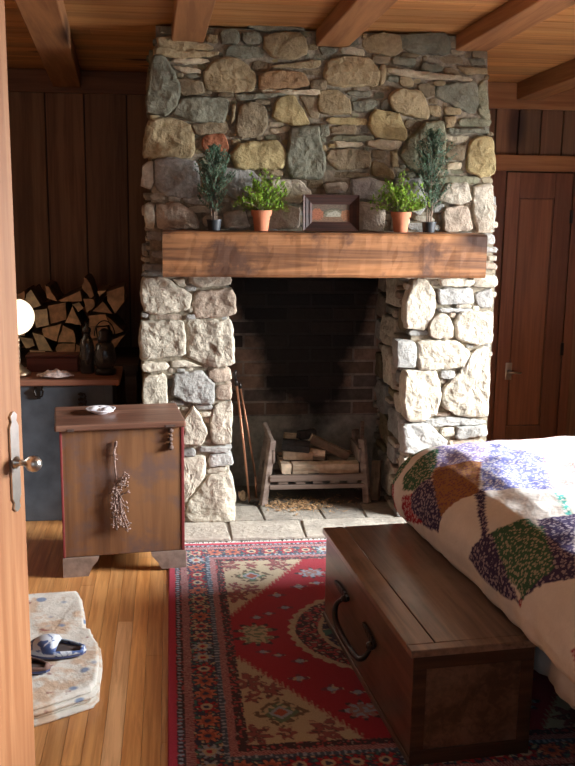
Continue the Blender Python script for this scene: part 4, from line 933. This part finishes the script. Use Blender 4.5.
# ------------------------------------------------------------------ rug
def hsh(*a):
    h=sin(sum(v_*k for v_,k in zip(a,(127.1,311.7,74.7))))*43758.5453; return h-math.floor(h)
NAVY=(.030,.034,.075); RED=(.34,.012,.032); ROSE=(.36,.06,.07); CREAM=(.45,.38,.26); TEAL=(.05,.17,.15); ORG=(.34,.085,.05); DRK=(.045,.022,.030); PINK=(.40,.22,.22); LB=(.28,.34,.42)
def mixc(a,b,f): return tuple(x*(1-f)+y*f for x,y in zip(a,b))
def flower(u,v,c1,c2,c3,bg,ph=0,n=8):
    r_=hypot(u,v); a=atan2(v,u)
    e=.36+.10*cos(n*a+ph)
    if r_<.12: return c3
    if r_<.24: return c2
    if r_<e: return c1
    if r_<e+.05: return DRK
    return None
RW,RL=1.73,1.915
def rugcol(x,y):
    fx=min(x,RW-x); fy=min(y,RL-y)
    d=min(fx,fy); along=(y if fx<fy else x); corner=abs(fx-fy)<.0
    n1=noise.noise(Vector((x*90,y*90,1)))
    if d<.028: return mixc(RED,(.50,.03,.07),.6)
    if d<.052:
        u=(along/.021)%1-.5; v=(d-.038)/.014
        return LB if hypot(u,v*.5)<.26+.1*n1 else (ROSE if n1>.25 else DRK)
    if d<.080:
        s_=(along/.010+ (1 if d<.066 else 0)*.5)%1
        return PINK if s_<.55 else (.22,.05,.06)
    if d<.163:
        c=.083; i=math.floor(along/c); u=along/c-i-.5; v=(d-.1215)/.083
        k=int(hsh(i,3 if fx<fy else 5)*4)
        pal=[(RED,CREAM,NAVY),(CREAM,ROSE,NAVY),((.50,.16,.10),ORG,NAVY),(LB,CREAM,RED)][k]
        f=flower(u,v,pal[0],pal[1],pal[2],NAVY,ph=k)
        if f: return f
        m=noise.noise(Vector((x*75,y*75,4))); m2=noise.noise(Vector((x*55,y*55,9)))
        if m>.30: return TEAL
        if m<-.36: return ORG
        if m2>.34: return CREAM
        if m2<-.36: return ROSE
        return NAVY
    if d<.180:
        return (.05,.08,.12) if ((along/.02)%1<.6 or n1>.2) else LB
    if d<.203:
        s_=(along/.010+(d/.012))%1
        return PINK if s_<.55 else (.22,.05,.06)
    if d<.236:
        m=noise.noise(Vector((x*80,y*80,14)))
        return ROSE if m>.22 else ((.30,.25,.22) if m<-.42 else DRK)
    # field
    gx,gy=fx-.236,fy-.236
    n2=noise.noise(Vector((x*60,y*60,21))); 
    stair=lambda q: math.floor(q/.016)*.016
    # corner spandrels (edge stepped)
    lim=1-stair(gx)/.35
    if gx<.35 and gy<.55*lim+.012*((gx/.016)%1>.5):
        if gy>.55*lim-.016: return mixc(CREAM,RED,.35) if (gx/.01)%1<.5 else (.3,.1,.08)
        # diamond motif
        cx_,cy_=.115,.17
        dm=abs(gx-cx_)/.088+abs(gy-cy_)/.088
        if dm<.28: return ORG
        if dm<.45: return LB
        if dm<.72: return (.10,.16,.10) if (n2>-.2) else CREAM
        if dm<1.05 and n2>-.1: return (.13,.09,.06)
        for mx,my,s_ in ((.035,.37,.05),(.24,.055,.055),(.03,.05,.045),(.12,.05,.03),(.035,.27,.03),(.10,.31,.04)):
            rr=hypot(gx-mx,(gy-my)*.8); a=atan2(gy-my,gx-mx)
            if rr<s_*1.15*(.75+.25*cos(6*a+mx*50)): return (.24,.07,.07) if n2>-.05 else ((.42,.30,.22) if n2<-.25 else (.10,.05,.05))
        return CREAM
    # medallion
    ex,ey=(x-RW/2)/.42,(y-RL/2)/.36; ra=hypot(ex,ey); an=atan2(ey,ex)
    sc_=1+.014*cos(44*an)
    if ra<1.0*sc_:
        if ra>.94: return CREAM if n2>-.3 else (.4,.3,.2)
        if ra>.74: return ROSE if n2>.12 else ((.42,.35,.26) if n2<-.30 else DRK)
        if ra>.70: return CREAM
        if ra>.40: 
            k=cos(12*an+ra*10); return TEAL if k>.5 else ((.40,.32,.22) if n2>.25 else NAVY)
        return ORG if cos(8*an)*.12+.22>ra else ((.30,.28,.22) if n2>.1 else (.25,.02,.03))
    # scattered motifs in the red field
    for mx,my,s_,kind in ((.085,.69,.068,1),(.375,.16,.062,2),(.20,.38,.030,0),(.22,.50,.026,0),(.30,.30,.030,0),(.10,.60-.02,.024,0),(.24,.62,.022,0),(.50,.13,.028,0),(.38,.27,.025,0),(.15,.55,.022,0)):
        rr=hypot((gx-mx)*.8,(gy-my)); a=atan2(gy-my,gx-mx)
        if rr<s_*(.75+.25*cos((8 if s_>.05 else 4)*a)):
            if kind==1: return DRK if rr>s_*.72 else (CREAM if n2>-.05 else (.16,.20,.12))
            if kind==2: return DRK if rr>s_*.75 else (LB if n2>.05 else (.30,.16,.14))
            return (LB if rr<s_*.5 else (.16,.03,.05)) if n2>-.3 else CREAM
    return mixc(RED,(.30,.008,.02),.5+.5*n1)
cell=.0042; NX=int(RW/cell); NY=int(RL/cell)
vs=[];cl=[]
for j in range(NY+1):
    for i in range(NX+1):
        x=RW*i/NX; y=RL*j/NY; 
        vs.append((x,-y,.0072+.0006*noise.noise(Vector((x*5,y*5,0)))+(-.004 if (i in (0,NX) or j in (0,NY)) else 0)))
        wx=x+.003*noise.noise(Vector((x*30,y*30,40)))+.0032*noise.noise(Vector((x*95,y*95,41))); wy_=y+.003*noise.noise(Vector((x*30,y*30,50)))+.0032*noise.noise(Vector((x*95,y*95,51)))
        c=rugcol(min(max(wx,0),RW),min(max(wy_,0),RL)); cl+= [c[0],c[1],c[2],1.0]
fs=[(j*(NX+1)+i,(j+1)*(NX+1)+i,(j+1)*(NX+1)+i+1,j*(NX+1)+i+1) for j in range(NY) for i in range(NX)]
nb=len(vs); vs+=[(0,0,0.0005),(RW,0,0.0005),(RW,-RL,0.0005),(0,-RL,0.0005)]
fs+=[(nb,nb+1,nb+2,nb+3),(nb,NX*0,NX,nb+1),(nb+3,nb+2,NY*(NX+1)+NX,NY*(NX+1)),(nb,nb+3,NY*(NX+1),0),(nb+1,NX,NY*(NX+1)+NX,nb+2)]
cl+=[.3,.02,.03,1]*4
me=bpy.data.meshes.new('pile'); me.from_pydata(vs,[],fs); ca=me.color_attributes.new('Col','FLOAT_COLOR','POINT'); ca.data.foreach_set('color',cl)
t=NT('rug_pile',0.95,0,0.08); v=t.coord(); nz_=t.noise(v,260,3,.7); c=t.mix(t.attr(),t.ramp(nz_,[(.3,.72),(.7,1.2)]),1.0,'MULTIPLY'); t.color(c); t.bump(nz_,.5,.003)
t.b.inputs['Sheen Weight'].default_value=.15
me.materials.append(t.m); me.update()
RG=thing('oriental_rug','red oriental rug with floral borders and white fringe on the floor before the hearth','rug',(-.022,4.243,0))
po=bpy.data.objects.new('pile',me); C.objects.link(po); po.parent=RG
q=MB(); r=random.Random(8)
for k in range(420):
    x=RW*k/420+r.uniform(-.002,.002); L=r.uniform(.012,.026); dx=r.uniform(-.01,.01)
    q.beam((x,-.002,.005),(x+dx,L*.9,.004+r.random()*.004),.0032,.0022)
obj('fringe',q,m_white_cloth,RG,kind='stuff')

# ------------------------------------------------------------------ long chest at the foot of the bed
CZ=.008; CR=radians(5.08)
CH=thing('blanket_chest','long low dark wooden chest with iron bail handle, standing on the rug beside the bed','chest',(.651,2.403,CZ),CR)
q=MB(); q.box(.012,.372,.012,1.006,0,.334); obj('body',q,m_chest,CH,bevel=.003)
q=MB(); q.box(.010,.375,.006,.0115,.0,.045); q.box(.010,.375,.006,.0115,.295,.334); q.box(.010,.05,.006,.0115,.045,.295); q.box(.335,.375,.006,.0115,.045,.295); obj('end_frame',q,m_chestx,CH,bevel=.0015)
q=MB(); q.box(.007,.012,.006,1.01,0,.020); obj('plinth_strip',q,m_chest,CH,bevel=.002)
q=MB(); q.box(0,.082,.040,1.018,.335,.357,(1.25,1.2,1.15)); q.box(.0845,.393,.040,1.018,.335,.357); q.box(0,.393,0,.0385,.335,.357,(.95,.9,.85)); obj('lid',q,m_clid,CH,bevel=.0025)
H=thing  # iron bail handle on the long left side
q=MB()
def strap(q,p0,p1):
    n=7
    for k in range(n-1):
        f0,f1=k/(n-1),(k+1)/(n-1); a=Vector(p0).lerp(Vector(p1),f0); b=Vector(p0).lerp(Vector(p1),f1)
        w=.016*(.55+.45*sin(pi*min(1,f0*1.15)))
        q.beam(a,b,.010,w*1.6,upv=(0,0,1))
strap(q,(.006,.835,.215),(.006,.665,.222)); q.lathe([(0,-.014),(.014,-.006),(.014,.006),(0,.014)],c=(0,.685,.215),n=10); hm=obj('handle_mount',q,m_iron,CH,bevel=.002)
q=MB(); strap(q,(.006,.478,.218),(.006,.345,.205)); q.lathe([(0,-.016),(.015,-.007),(.015,.007),(0,.016)],c=(-.002,.365,.195),n=10); obj('handle_mount',q,m_iron,CH,bevel=.002)
q=MB()
bp=[(-.002,.69,.212),(-.016,.715,.19),(-.026,.72,.16),(-.030,.69,.135),(-.030,.63,.122),(-.030,.54,.120),(-.030,.46,.125),(-.028,.40,.135),(-.018,.372,.155),(-.004,.366,.185)]
sp=[]
for i in range(len(bp)-1):
    for f in (0,.33,.66):
        P0=Vector(bp[max(i-1,0)]);P1=Vector(bp[i]);P2=Vector(bp[i+1]);P3=Vector(bp[min(i+2,len(bp)-1)])
        sp.append(.5*((2*P1)+(P2-P0)*f+(2*P0-5*P1+4*P2-P3)*f*f+(3*P1-P0-3*P2+P3)*f**3))
sp.append(Vector(bp[-1]))
q.tube(sp,[.0075+.003*sin(pi*i/(len(sp)-1)) for i in range(len(sp))],8); obj('bail_handle',q,m_iron,CH,smooth=True)

# ------------------------------------------------------------------ bed
e1=Vector((-.0885,.996,0)); e2=Vector((.996,.0885,0)); BA=radians(5.08)
BD=thing('bed','low bed with white mattress and sheets under a patchwork quilt','bed',(1.09,2.42,0),BA)
# local: x along e2, y along e1 ; bed y from -1.0 to 1.17
q=MB(); q.box(0.02,1.43,-.98,1.20,.255,.60); mt=obj('mattress',q,m_white_cloth,BD,bevel=.05)
q=MB(); n=60
for k in range(n):
    pass
vs=[]; cols=80
for i in range(cols+1):
    y=-.98+2.16*i/cols; w_=.006*sin(i*1.1)+.004*sin(i*2.7)
    for z,off in ((.42,0),(.34,.004),(.26,.010),(.215,.014)):
        vs.append((.010-off-w_*(1 if z<.4 else .3),y,z+(.006*sin(i*.7) if z<.25 else 0)))
q.add(vs,[(i*4+j,(i+1)*4+j,(i+1)*4+j+1,i*4+j+1) for i in range(cols) for j in range(3)])
sh=obj('hanging_sheet',q,m_white_cloth,BD,smooth=True); so_=sh.modifiers.new('s','SOLIDIFY'); so_.thickness=.003
q=MB(); q.box(.06,1.40,-.95,1.15,.17,.25,(.6,.6,.6)); obj('frame',q,m_chestx,BD)
for lx,ly,lz in ((.10,-.90,0),(1.35,-.90,0),(.12,1.08,.0085),(1.35,1.08,.0085)):
    q=MB(); q.box(lx-.03,lx+.03,ly-.03,ly+.03,lz,.17,(.6,.6,.6)); obj('leg',q,m_chestx,BD)
# quilt surface (shared)
LP_=[(0.085,0.368),(0.11,0.40),(0.122,0.45),(0.118,0.505),(0.095,0.56),(0.06,0.605),(0.01,0.64),(-0.06,0.665),(-0.16,0.68),(-0.36,0.69),(-0.70,0.693)]
def prof(a):
    s=0
    for i in range(len(LP_)-1):
        (o0,z0),(o1,z1)=LP_[i],LP_[i+1]; L=hypot(o1-o0,z1-z0)
        if a<=s+L or i==len(LP_)-2:
            f=(a-s)/L; return (o0+(o1-o0)*f, z0+(z1-z0)*min(f,1.0) if i==len(LP_)-2 else z0+(z1-z0)*f)
        s+=L
QW,QT=1.45,1.27     # bed width; far end measured from the chest's near corner
def quilt_pt(a,b,nz=0.0):
    WA=2*0.285+QW+0.17
    aa=min(a,WA-a); oa,za=prof(aa); ob,zb=prof(b)
    da=0.693-za; db=0.693-zb
    z=0.693-(da**2.6+db**2.6)**(1/2.6) if (da>0 or db>0) else 0.693
    z=max(z,0.372)
    k=1.0-0.9*min(da,db)/0.32
    oa2=oa*(1.0+0.45*max(0,1-b/1.1)) if oa>0 else oa
    q=-(oa2 if oa<0 else oa2*k); q=q if a<=WA/2 else QW-q
    t=QT+(ob if ob<0 else ob*k)-0.12
    if da>0.05 and db>0.05:   # round the corner
        m=min(da,db); q+= (0.10*m/0.3 if a<=WA/2 else -0.10*m/0.3); t-=0.10*m/0.3
    return (1.09-0.0885*t+0.996*q, 2.42+0.996*t+0.0885*q, z+nz)

QP=[('green',[(0.188,0.45),(0.264,0.45),(0.352,0.43),(0.292,0.565),(0.252,0.605),(0.184,0.58),(0.156,0.5)]),
('lilac',[(0.356,0.415),(0.576,0.405),(0.444,0.69),(0.292,0.565)]),
('gold',[(0.26,0.625),(0.296,0.56),(0.432,0.66),(0.308,0.91),(0.244,0.86),(0.172,0.835),(0.22,0.735)]),
('purple',[(0.168,0.58),(0.252,0.605),(0.22,0.735),(0.168,0.84),(0.112,0.84),(0.096,0.715),(0.12,0.6)]),
('red',[(0.128,0.51),(0.164,0.585),(0.124,0.655),(0.1,0.72),(0.04,0.525)]),
('purple',[(0.304,0.905),(0.336,0.92),(0.228,1.14),(0.2,1.14),(0.256,1.025)]),
('blue',[(0.428,0.68),(0.54,0.495),(0.632,0.73),(0.5,1.07),(0.436,1.025),(0.336,0.92)]),
('purple',[(0.104,1.09),(0.2,1.14),(0.224,1.175),(0.176,1.325),(0.12,1.45),(0.108,1.375),(0.1,1.22)]),
('green',[(0.224,1.175),(0.328,1.24),(0.34,1.325),(0.264,1.52),(0.228,1.515),(0.144,1.475),(0.176,1.325)]),
('purple',[(0.356,1.27),(0.46,1.305),(0.304,1.58),(0.24,1.55),(0.3,1.39)]),
('purple',[(0.136,1.465),(0.224,1.52),(0.304,1.58),(0.28,1.62),(0.224,1.56),(0.144,1.485)]),
('rose',[(0.596,0.47),(0.936,0.415),(0.592,1.055),(0.512,1.07),(0.632,0.73)]),
('red',[(0.112,1.43),(0.14,1.475),(0.12,1.485)]),
('red',[(0.128,1.755),(0.132,1.785),(0.092,1.795)]),
('teal',[(0.484,1.13),(0.504,1.145),(0.456,1.295),(0.44,1.29)])]
WA=2*0.285+QW+0.17
QB={'green':((.05,.13,.075),(.36,.35,.26)),'lilac':((.30,.26,.50),(.75,.70,.75)),'gold':((.34,.17,.07),(.22,.09,.09)),'purple':((.055,.040,.095),(.32,.27,.32)),'red':((.35,.035,.05),(.55,.35,.35)),'blue':((.20,.22,.52),(.70,.68,.72)),'rose':((.62,.42,.42),(.76,.72,.66)),'teal':((.10,.45,.40),(.7,.7,.65)),'cream':((.72,.68,.63),(.74,.70,.65))}
QP=[(n_,[(sum(p[0] for p in P)/len(P)*-.07+x*1.07,sum(p[1] for p in P)/len(P)*-.07+y*1.07) for x,y in P]) for n_,P in QP]
QP+=[('green',[(.12,.22),(.37,.24),(.36,.36),(.2,.40),(.14,.37)]),('lilac',[(.37,.24),(.62,.28),(.6,.42),(.34,.34)]),('red',[(.0,.28),(.12,.22),(.15,.37),(.02,.46)]),('rose',[(.62,.28),(1.0,.3),(.95,.45),(.55,.42)])]
def quiltcol(a,b):
    # hem-side layout seen in the room, mirrored blocks elsewhere
    if a>WA/2: a=WA-a
    for n_,P in QP:
        if inside((a,b),P): return QB[n_]
    if b>2.1 or a>.62:
        ca_,cb_=(a+b*.3)/.34,(b-a*.3)/.42; i,j=math.floor(ca_),math.floor(cb_)
        u,v=ca_-i-.5,cb_-j-.5
        if abs(u)+abs(v)<.42: return QB[('blue','rose','green','gold','lilac')[int(hsh(i,j)*5)]]
        if abs(u)>.44: return QB['purple' if a<.6 else 'lilac']
    return QB['cream']
NA,NB=280,380; BT=2.75
vs=[];c1=[];c2=[]
for j in range(NB+1):
    b=BT*(j/NB)**1.25
    for i in range(NA+1):
        a=WA*i/NA
        p=Vector(quilt_pt(a,b)); 
        nzv=noise.noise(Vector((a*5,b*5,0)))*.012+noise.noise(Vector((a*13,b*13,6)))*.006
        edge=min(1,min(a,WA-a)/.12+.15)
        rip=.010*sin(b*34+2*sin(b*9))*max(0,1-min(a,WA-a)/.22)
        p.z+=nzv*edge if p.z>.40 else 0; p-= e2*rip*(1 if a<WA/2 else -1)*(.4 if p.z<.40 else 1)
        seam=0
        vs.append(p); k=quiltcol(a+.004*noise.noise(Vector((a*20,b*20,2))),b+.004*noise.noise(Vector((a*20,b*20,8)))); c1+=list(k[0])+[1]; c2+=list(k[1])+[1]
me=bpy.data.meshes.new('patchwork_quilt'); me.from_pydata([tuple(v) for v in vs],[],[(j*(NA+1)+i,(j+1)*(NA+1)+i,(j+1)*(NA+1)+i+1,j*(NA+1)+i+1) for j in range(NB) for i in range(NA)])
for nm_,cc_ in (('Base',c1),('Print',c2)):
    ca=me.color_attributes.new(nm_,'FLOAT_COLOR','POINT'); ca.data.foreach_set('color',cc_)
me.polygons.foreach_set('use_smooth',[True]*len(me.polygons))
t=NT('quilt_cotton',0.9,0,0.12); v=t.coord()
vo=t.voro(v,85); n3=t.noise(v,95,3,.6,1.5); f=t.ramp(t.math('ADD',t.math('MULTIPLY',vo.outputs['Distance'],0.55),t.math('MULTIPLY',n3,0.6)),[(.50,1),(.56,0)])
c=t.mix(t.attr('Base'),t.attr('Print'),f); c=t.mix(c,t.ramp(t.noise(v,9,3),[(.3,.9),(.7,1.06)]),1.0,'MULTIPLY')
t.color(c); t.bump(t.noise(v,26,4,.6),.35,.012)
me.materials.append(t.m); me.update()
qo=bpy.data.objects.new('patchwork_quilt',me); C.objects.link(qo); so_=qo.modifiers.new('s','SOLIDIFY'); so_.thickness=.012; so_.offset=-1
tag(qo,'floral patchwork quilt with cream diamonds spread over the bed','quilt')

# ------------------------------------------------------------------ folded cloth and slippers on the floor
t=NT('printed_cotton',0.9,0,0.1); v=t.coord()
n1=t.noise(v,9,4,.6); n2=t.noise(v,16,3,.5); v2=t.voro(v,11)
c=t.mix((.80,.77,.70),(.62,.40,.24),t.ramp(n1,[(.53,0),(.63,.7)])); c=t.mix(c,(.22,.30,.46),t.ramp(v2.outputs['Distance'],[(.17,.9),(.25,0)])); c=t.mix(c,(.30,.10,.10),t.ramp(n2,[(.66,0),(.72,.8)]))
t.color(c); t.bump(t.noise(v,14,4,.6),.5,.02); m_print=t.m
FC=thing('folded_cloth','folded cream printed cloth lying on the floor by the open door','cloth',(-.44,3.18,0))
outl=[(-.36,.40),(.065,.445),(.085,.40),(.125,.10),(.150,.09),(.185,-.02),(.200,-.30),(.185,-.34),(.02,-.435),(-.36,-.47)]
for k,(zz,dx,dy) in enumerate(((0,.0,-.015),(.014,-.004,.0),(.028,.0,-.003),(.042,-.003,.004))):
    q=MB(); n=len(outl)*6; pts=[]
    for i in range(len(outl)):
        a,b=outl[i],outl[(i+1)%len(outl)]
        for f in range(6): 
            x=a[0]+(b[0]-a[0])*f/6+dx*3+.006*noise.noise(Vector((i+f/6.,k*3,0)))*2; y=a[1]+(b[1]-a[1])*f/6+dy
            pts.append((x,y))
    N=len(pts); vs=[]; th_=.0128
    rings=[(.985,0.0),(1.0,.0035),(1.0,.009),(.99,th_),(.93,th_+.002),(.75,th_),(.5,th_),(.25,th_),(.02,th_)]
    for r_,h in rings:
        for x,y in pts:
            X_,Y_=x*r_,y*r_; hz=.0
            if k==3 and h>=th_: hz=.006*noise.noise(Vector((X_*9,Y_*9,3)))+.003*noise.noise(Vector((X_*25,Y_*25,3)))+.004
            vs.append((X_,Y_,zz+h+hz))
    q.add(vs,[(a*N+i,a*N+(i+1)%N,(a+1)*N+(i+1)%N,(a+1)*N+i)[::-1] for a in range(len(rings)-1) for i in range(N)]+[tuple(range(N)),tuple(range((len(rings)-1)*N,len(rings)*N))[::-1]])
    obj('fold_layer',q,m_print,FC,smooth=True)
t=NT('blue_white_brocade',0.45,0,0.4); v=t.coord(); c=t.mix((.72,.78,.86),(.10,.16,.38),t.ramp(t.noise(v,24,3,.5,1.2),[(.52,0),(.58,1)])); t.color(c); m_bro=t.m
m_sole=plain('slipper_sole',(.10,.12,.26),.6); m_insole=plain('slipper_inside',(.10,.075,.07),.9)
m_brown=plain('brown_suede',(.20,.12,.10),.85,var=.4,scale=30)
def slipper(lab,loc,rz,ma,L=.235,W=.105):
    S=thing('slipper',lab,'slipper',loc,rz)
    def wd(f): return W/2*(0.62+.38*sin(pi*min(1,max(0,(f*1.1-.05)))))*(sin(pi*min(max(f,.0),1))**.28 if 0<f<1 else 0)
    n=28; q=MB(); vs=[]
    for s_ in (0,.008):
        for i in range(n+1):
            f=i/n; vs+= [(L*(f-.5),-wd(f)-.002,s_),(L*(f-.5),wd(f)+.002,s_)]
    fs=[(2*i,2*i+2,2*i+3,2*i+1)[::-1] for i in range(n)]+[(2*(n+1)+2*i,2*(n+1)+2*i+2,2*(n+1)+2*i+3,2*(n+1)+2*i+1) for i in range(n)]
    fs+=[(2*i,2*i+2,2*(n+1)+2*i+2,2*(n+1)+2*i) for i in range(n)]+[(2*i+1,2*i+3,2*(n+1)+2*i+3,2*(n+1)+2*i+1)[::-1] for i in range(n)]
    q.add(vs,fs); obj('sole',q,m_sole,S)
    q=MB(); m=12; vs=[]
    for i in range(n+1):
        f=i/n; ht=(.018+.030*sin(pi*min(1,max(0,(1-f)*1.25))) ) if f>.45 else .026
        for j in range(m+1):
            a=pi*j/m; vs.append((L*(f-.5),wd(f)*cos(a),.008+max(0,ht)*sin(a)**.8*(sin(pi*f)**.35 if 0<f<1 else 0)))
    fs=[]
    for i in range(n):
        for j in range(m):
            f=(i+.5)/n; a=pi*(j+.5)/m
            if .07<f<.42 and .14*pi<a<.86*pi: continue
            fs.append((i*(m+1)+j,(i+1)*(m+1)+j,(i+1)*(m+1)+j+1,i*(m+1)+j+1))
    q.add(vs,fs); o=obj('upper',q,ma,S,smooth=True); sm=o.modifiers.new('s','SOLIDIFY'); sm.thickness=.0035
    q=MB(); vs=[]
    for i in range(n+1):
        f=.06+.86*i/n; vs+= [(L*(f-.5),-wd(f)*.86,.0095),(L*(f-.5),wd(f)*.86,.0095)]
    q.add(vs,[(2*i,2*i+2,2*i+3,2*i+1) for i in range(n)]); obj('insole',q,m_insole,S)
    return S
slipper('blue and white floral slipper lying on the folded cloth',(-.405,3.09,.068),radians(172),m_bro,.215,.105)
slipper('dull brown slipper on the folded cloth nearest the door edge',(-.50,2.985,.067),radians(165),m_brown,.20,.075)
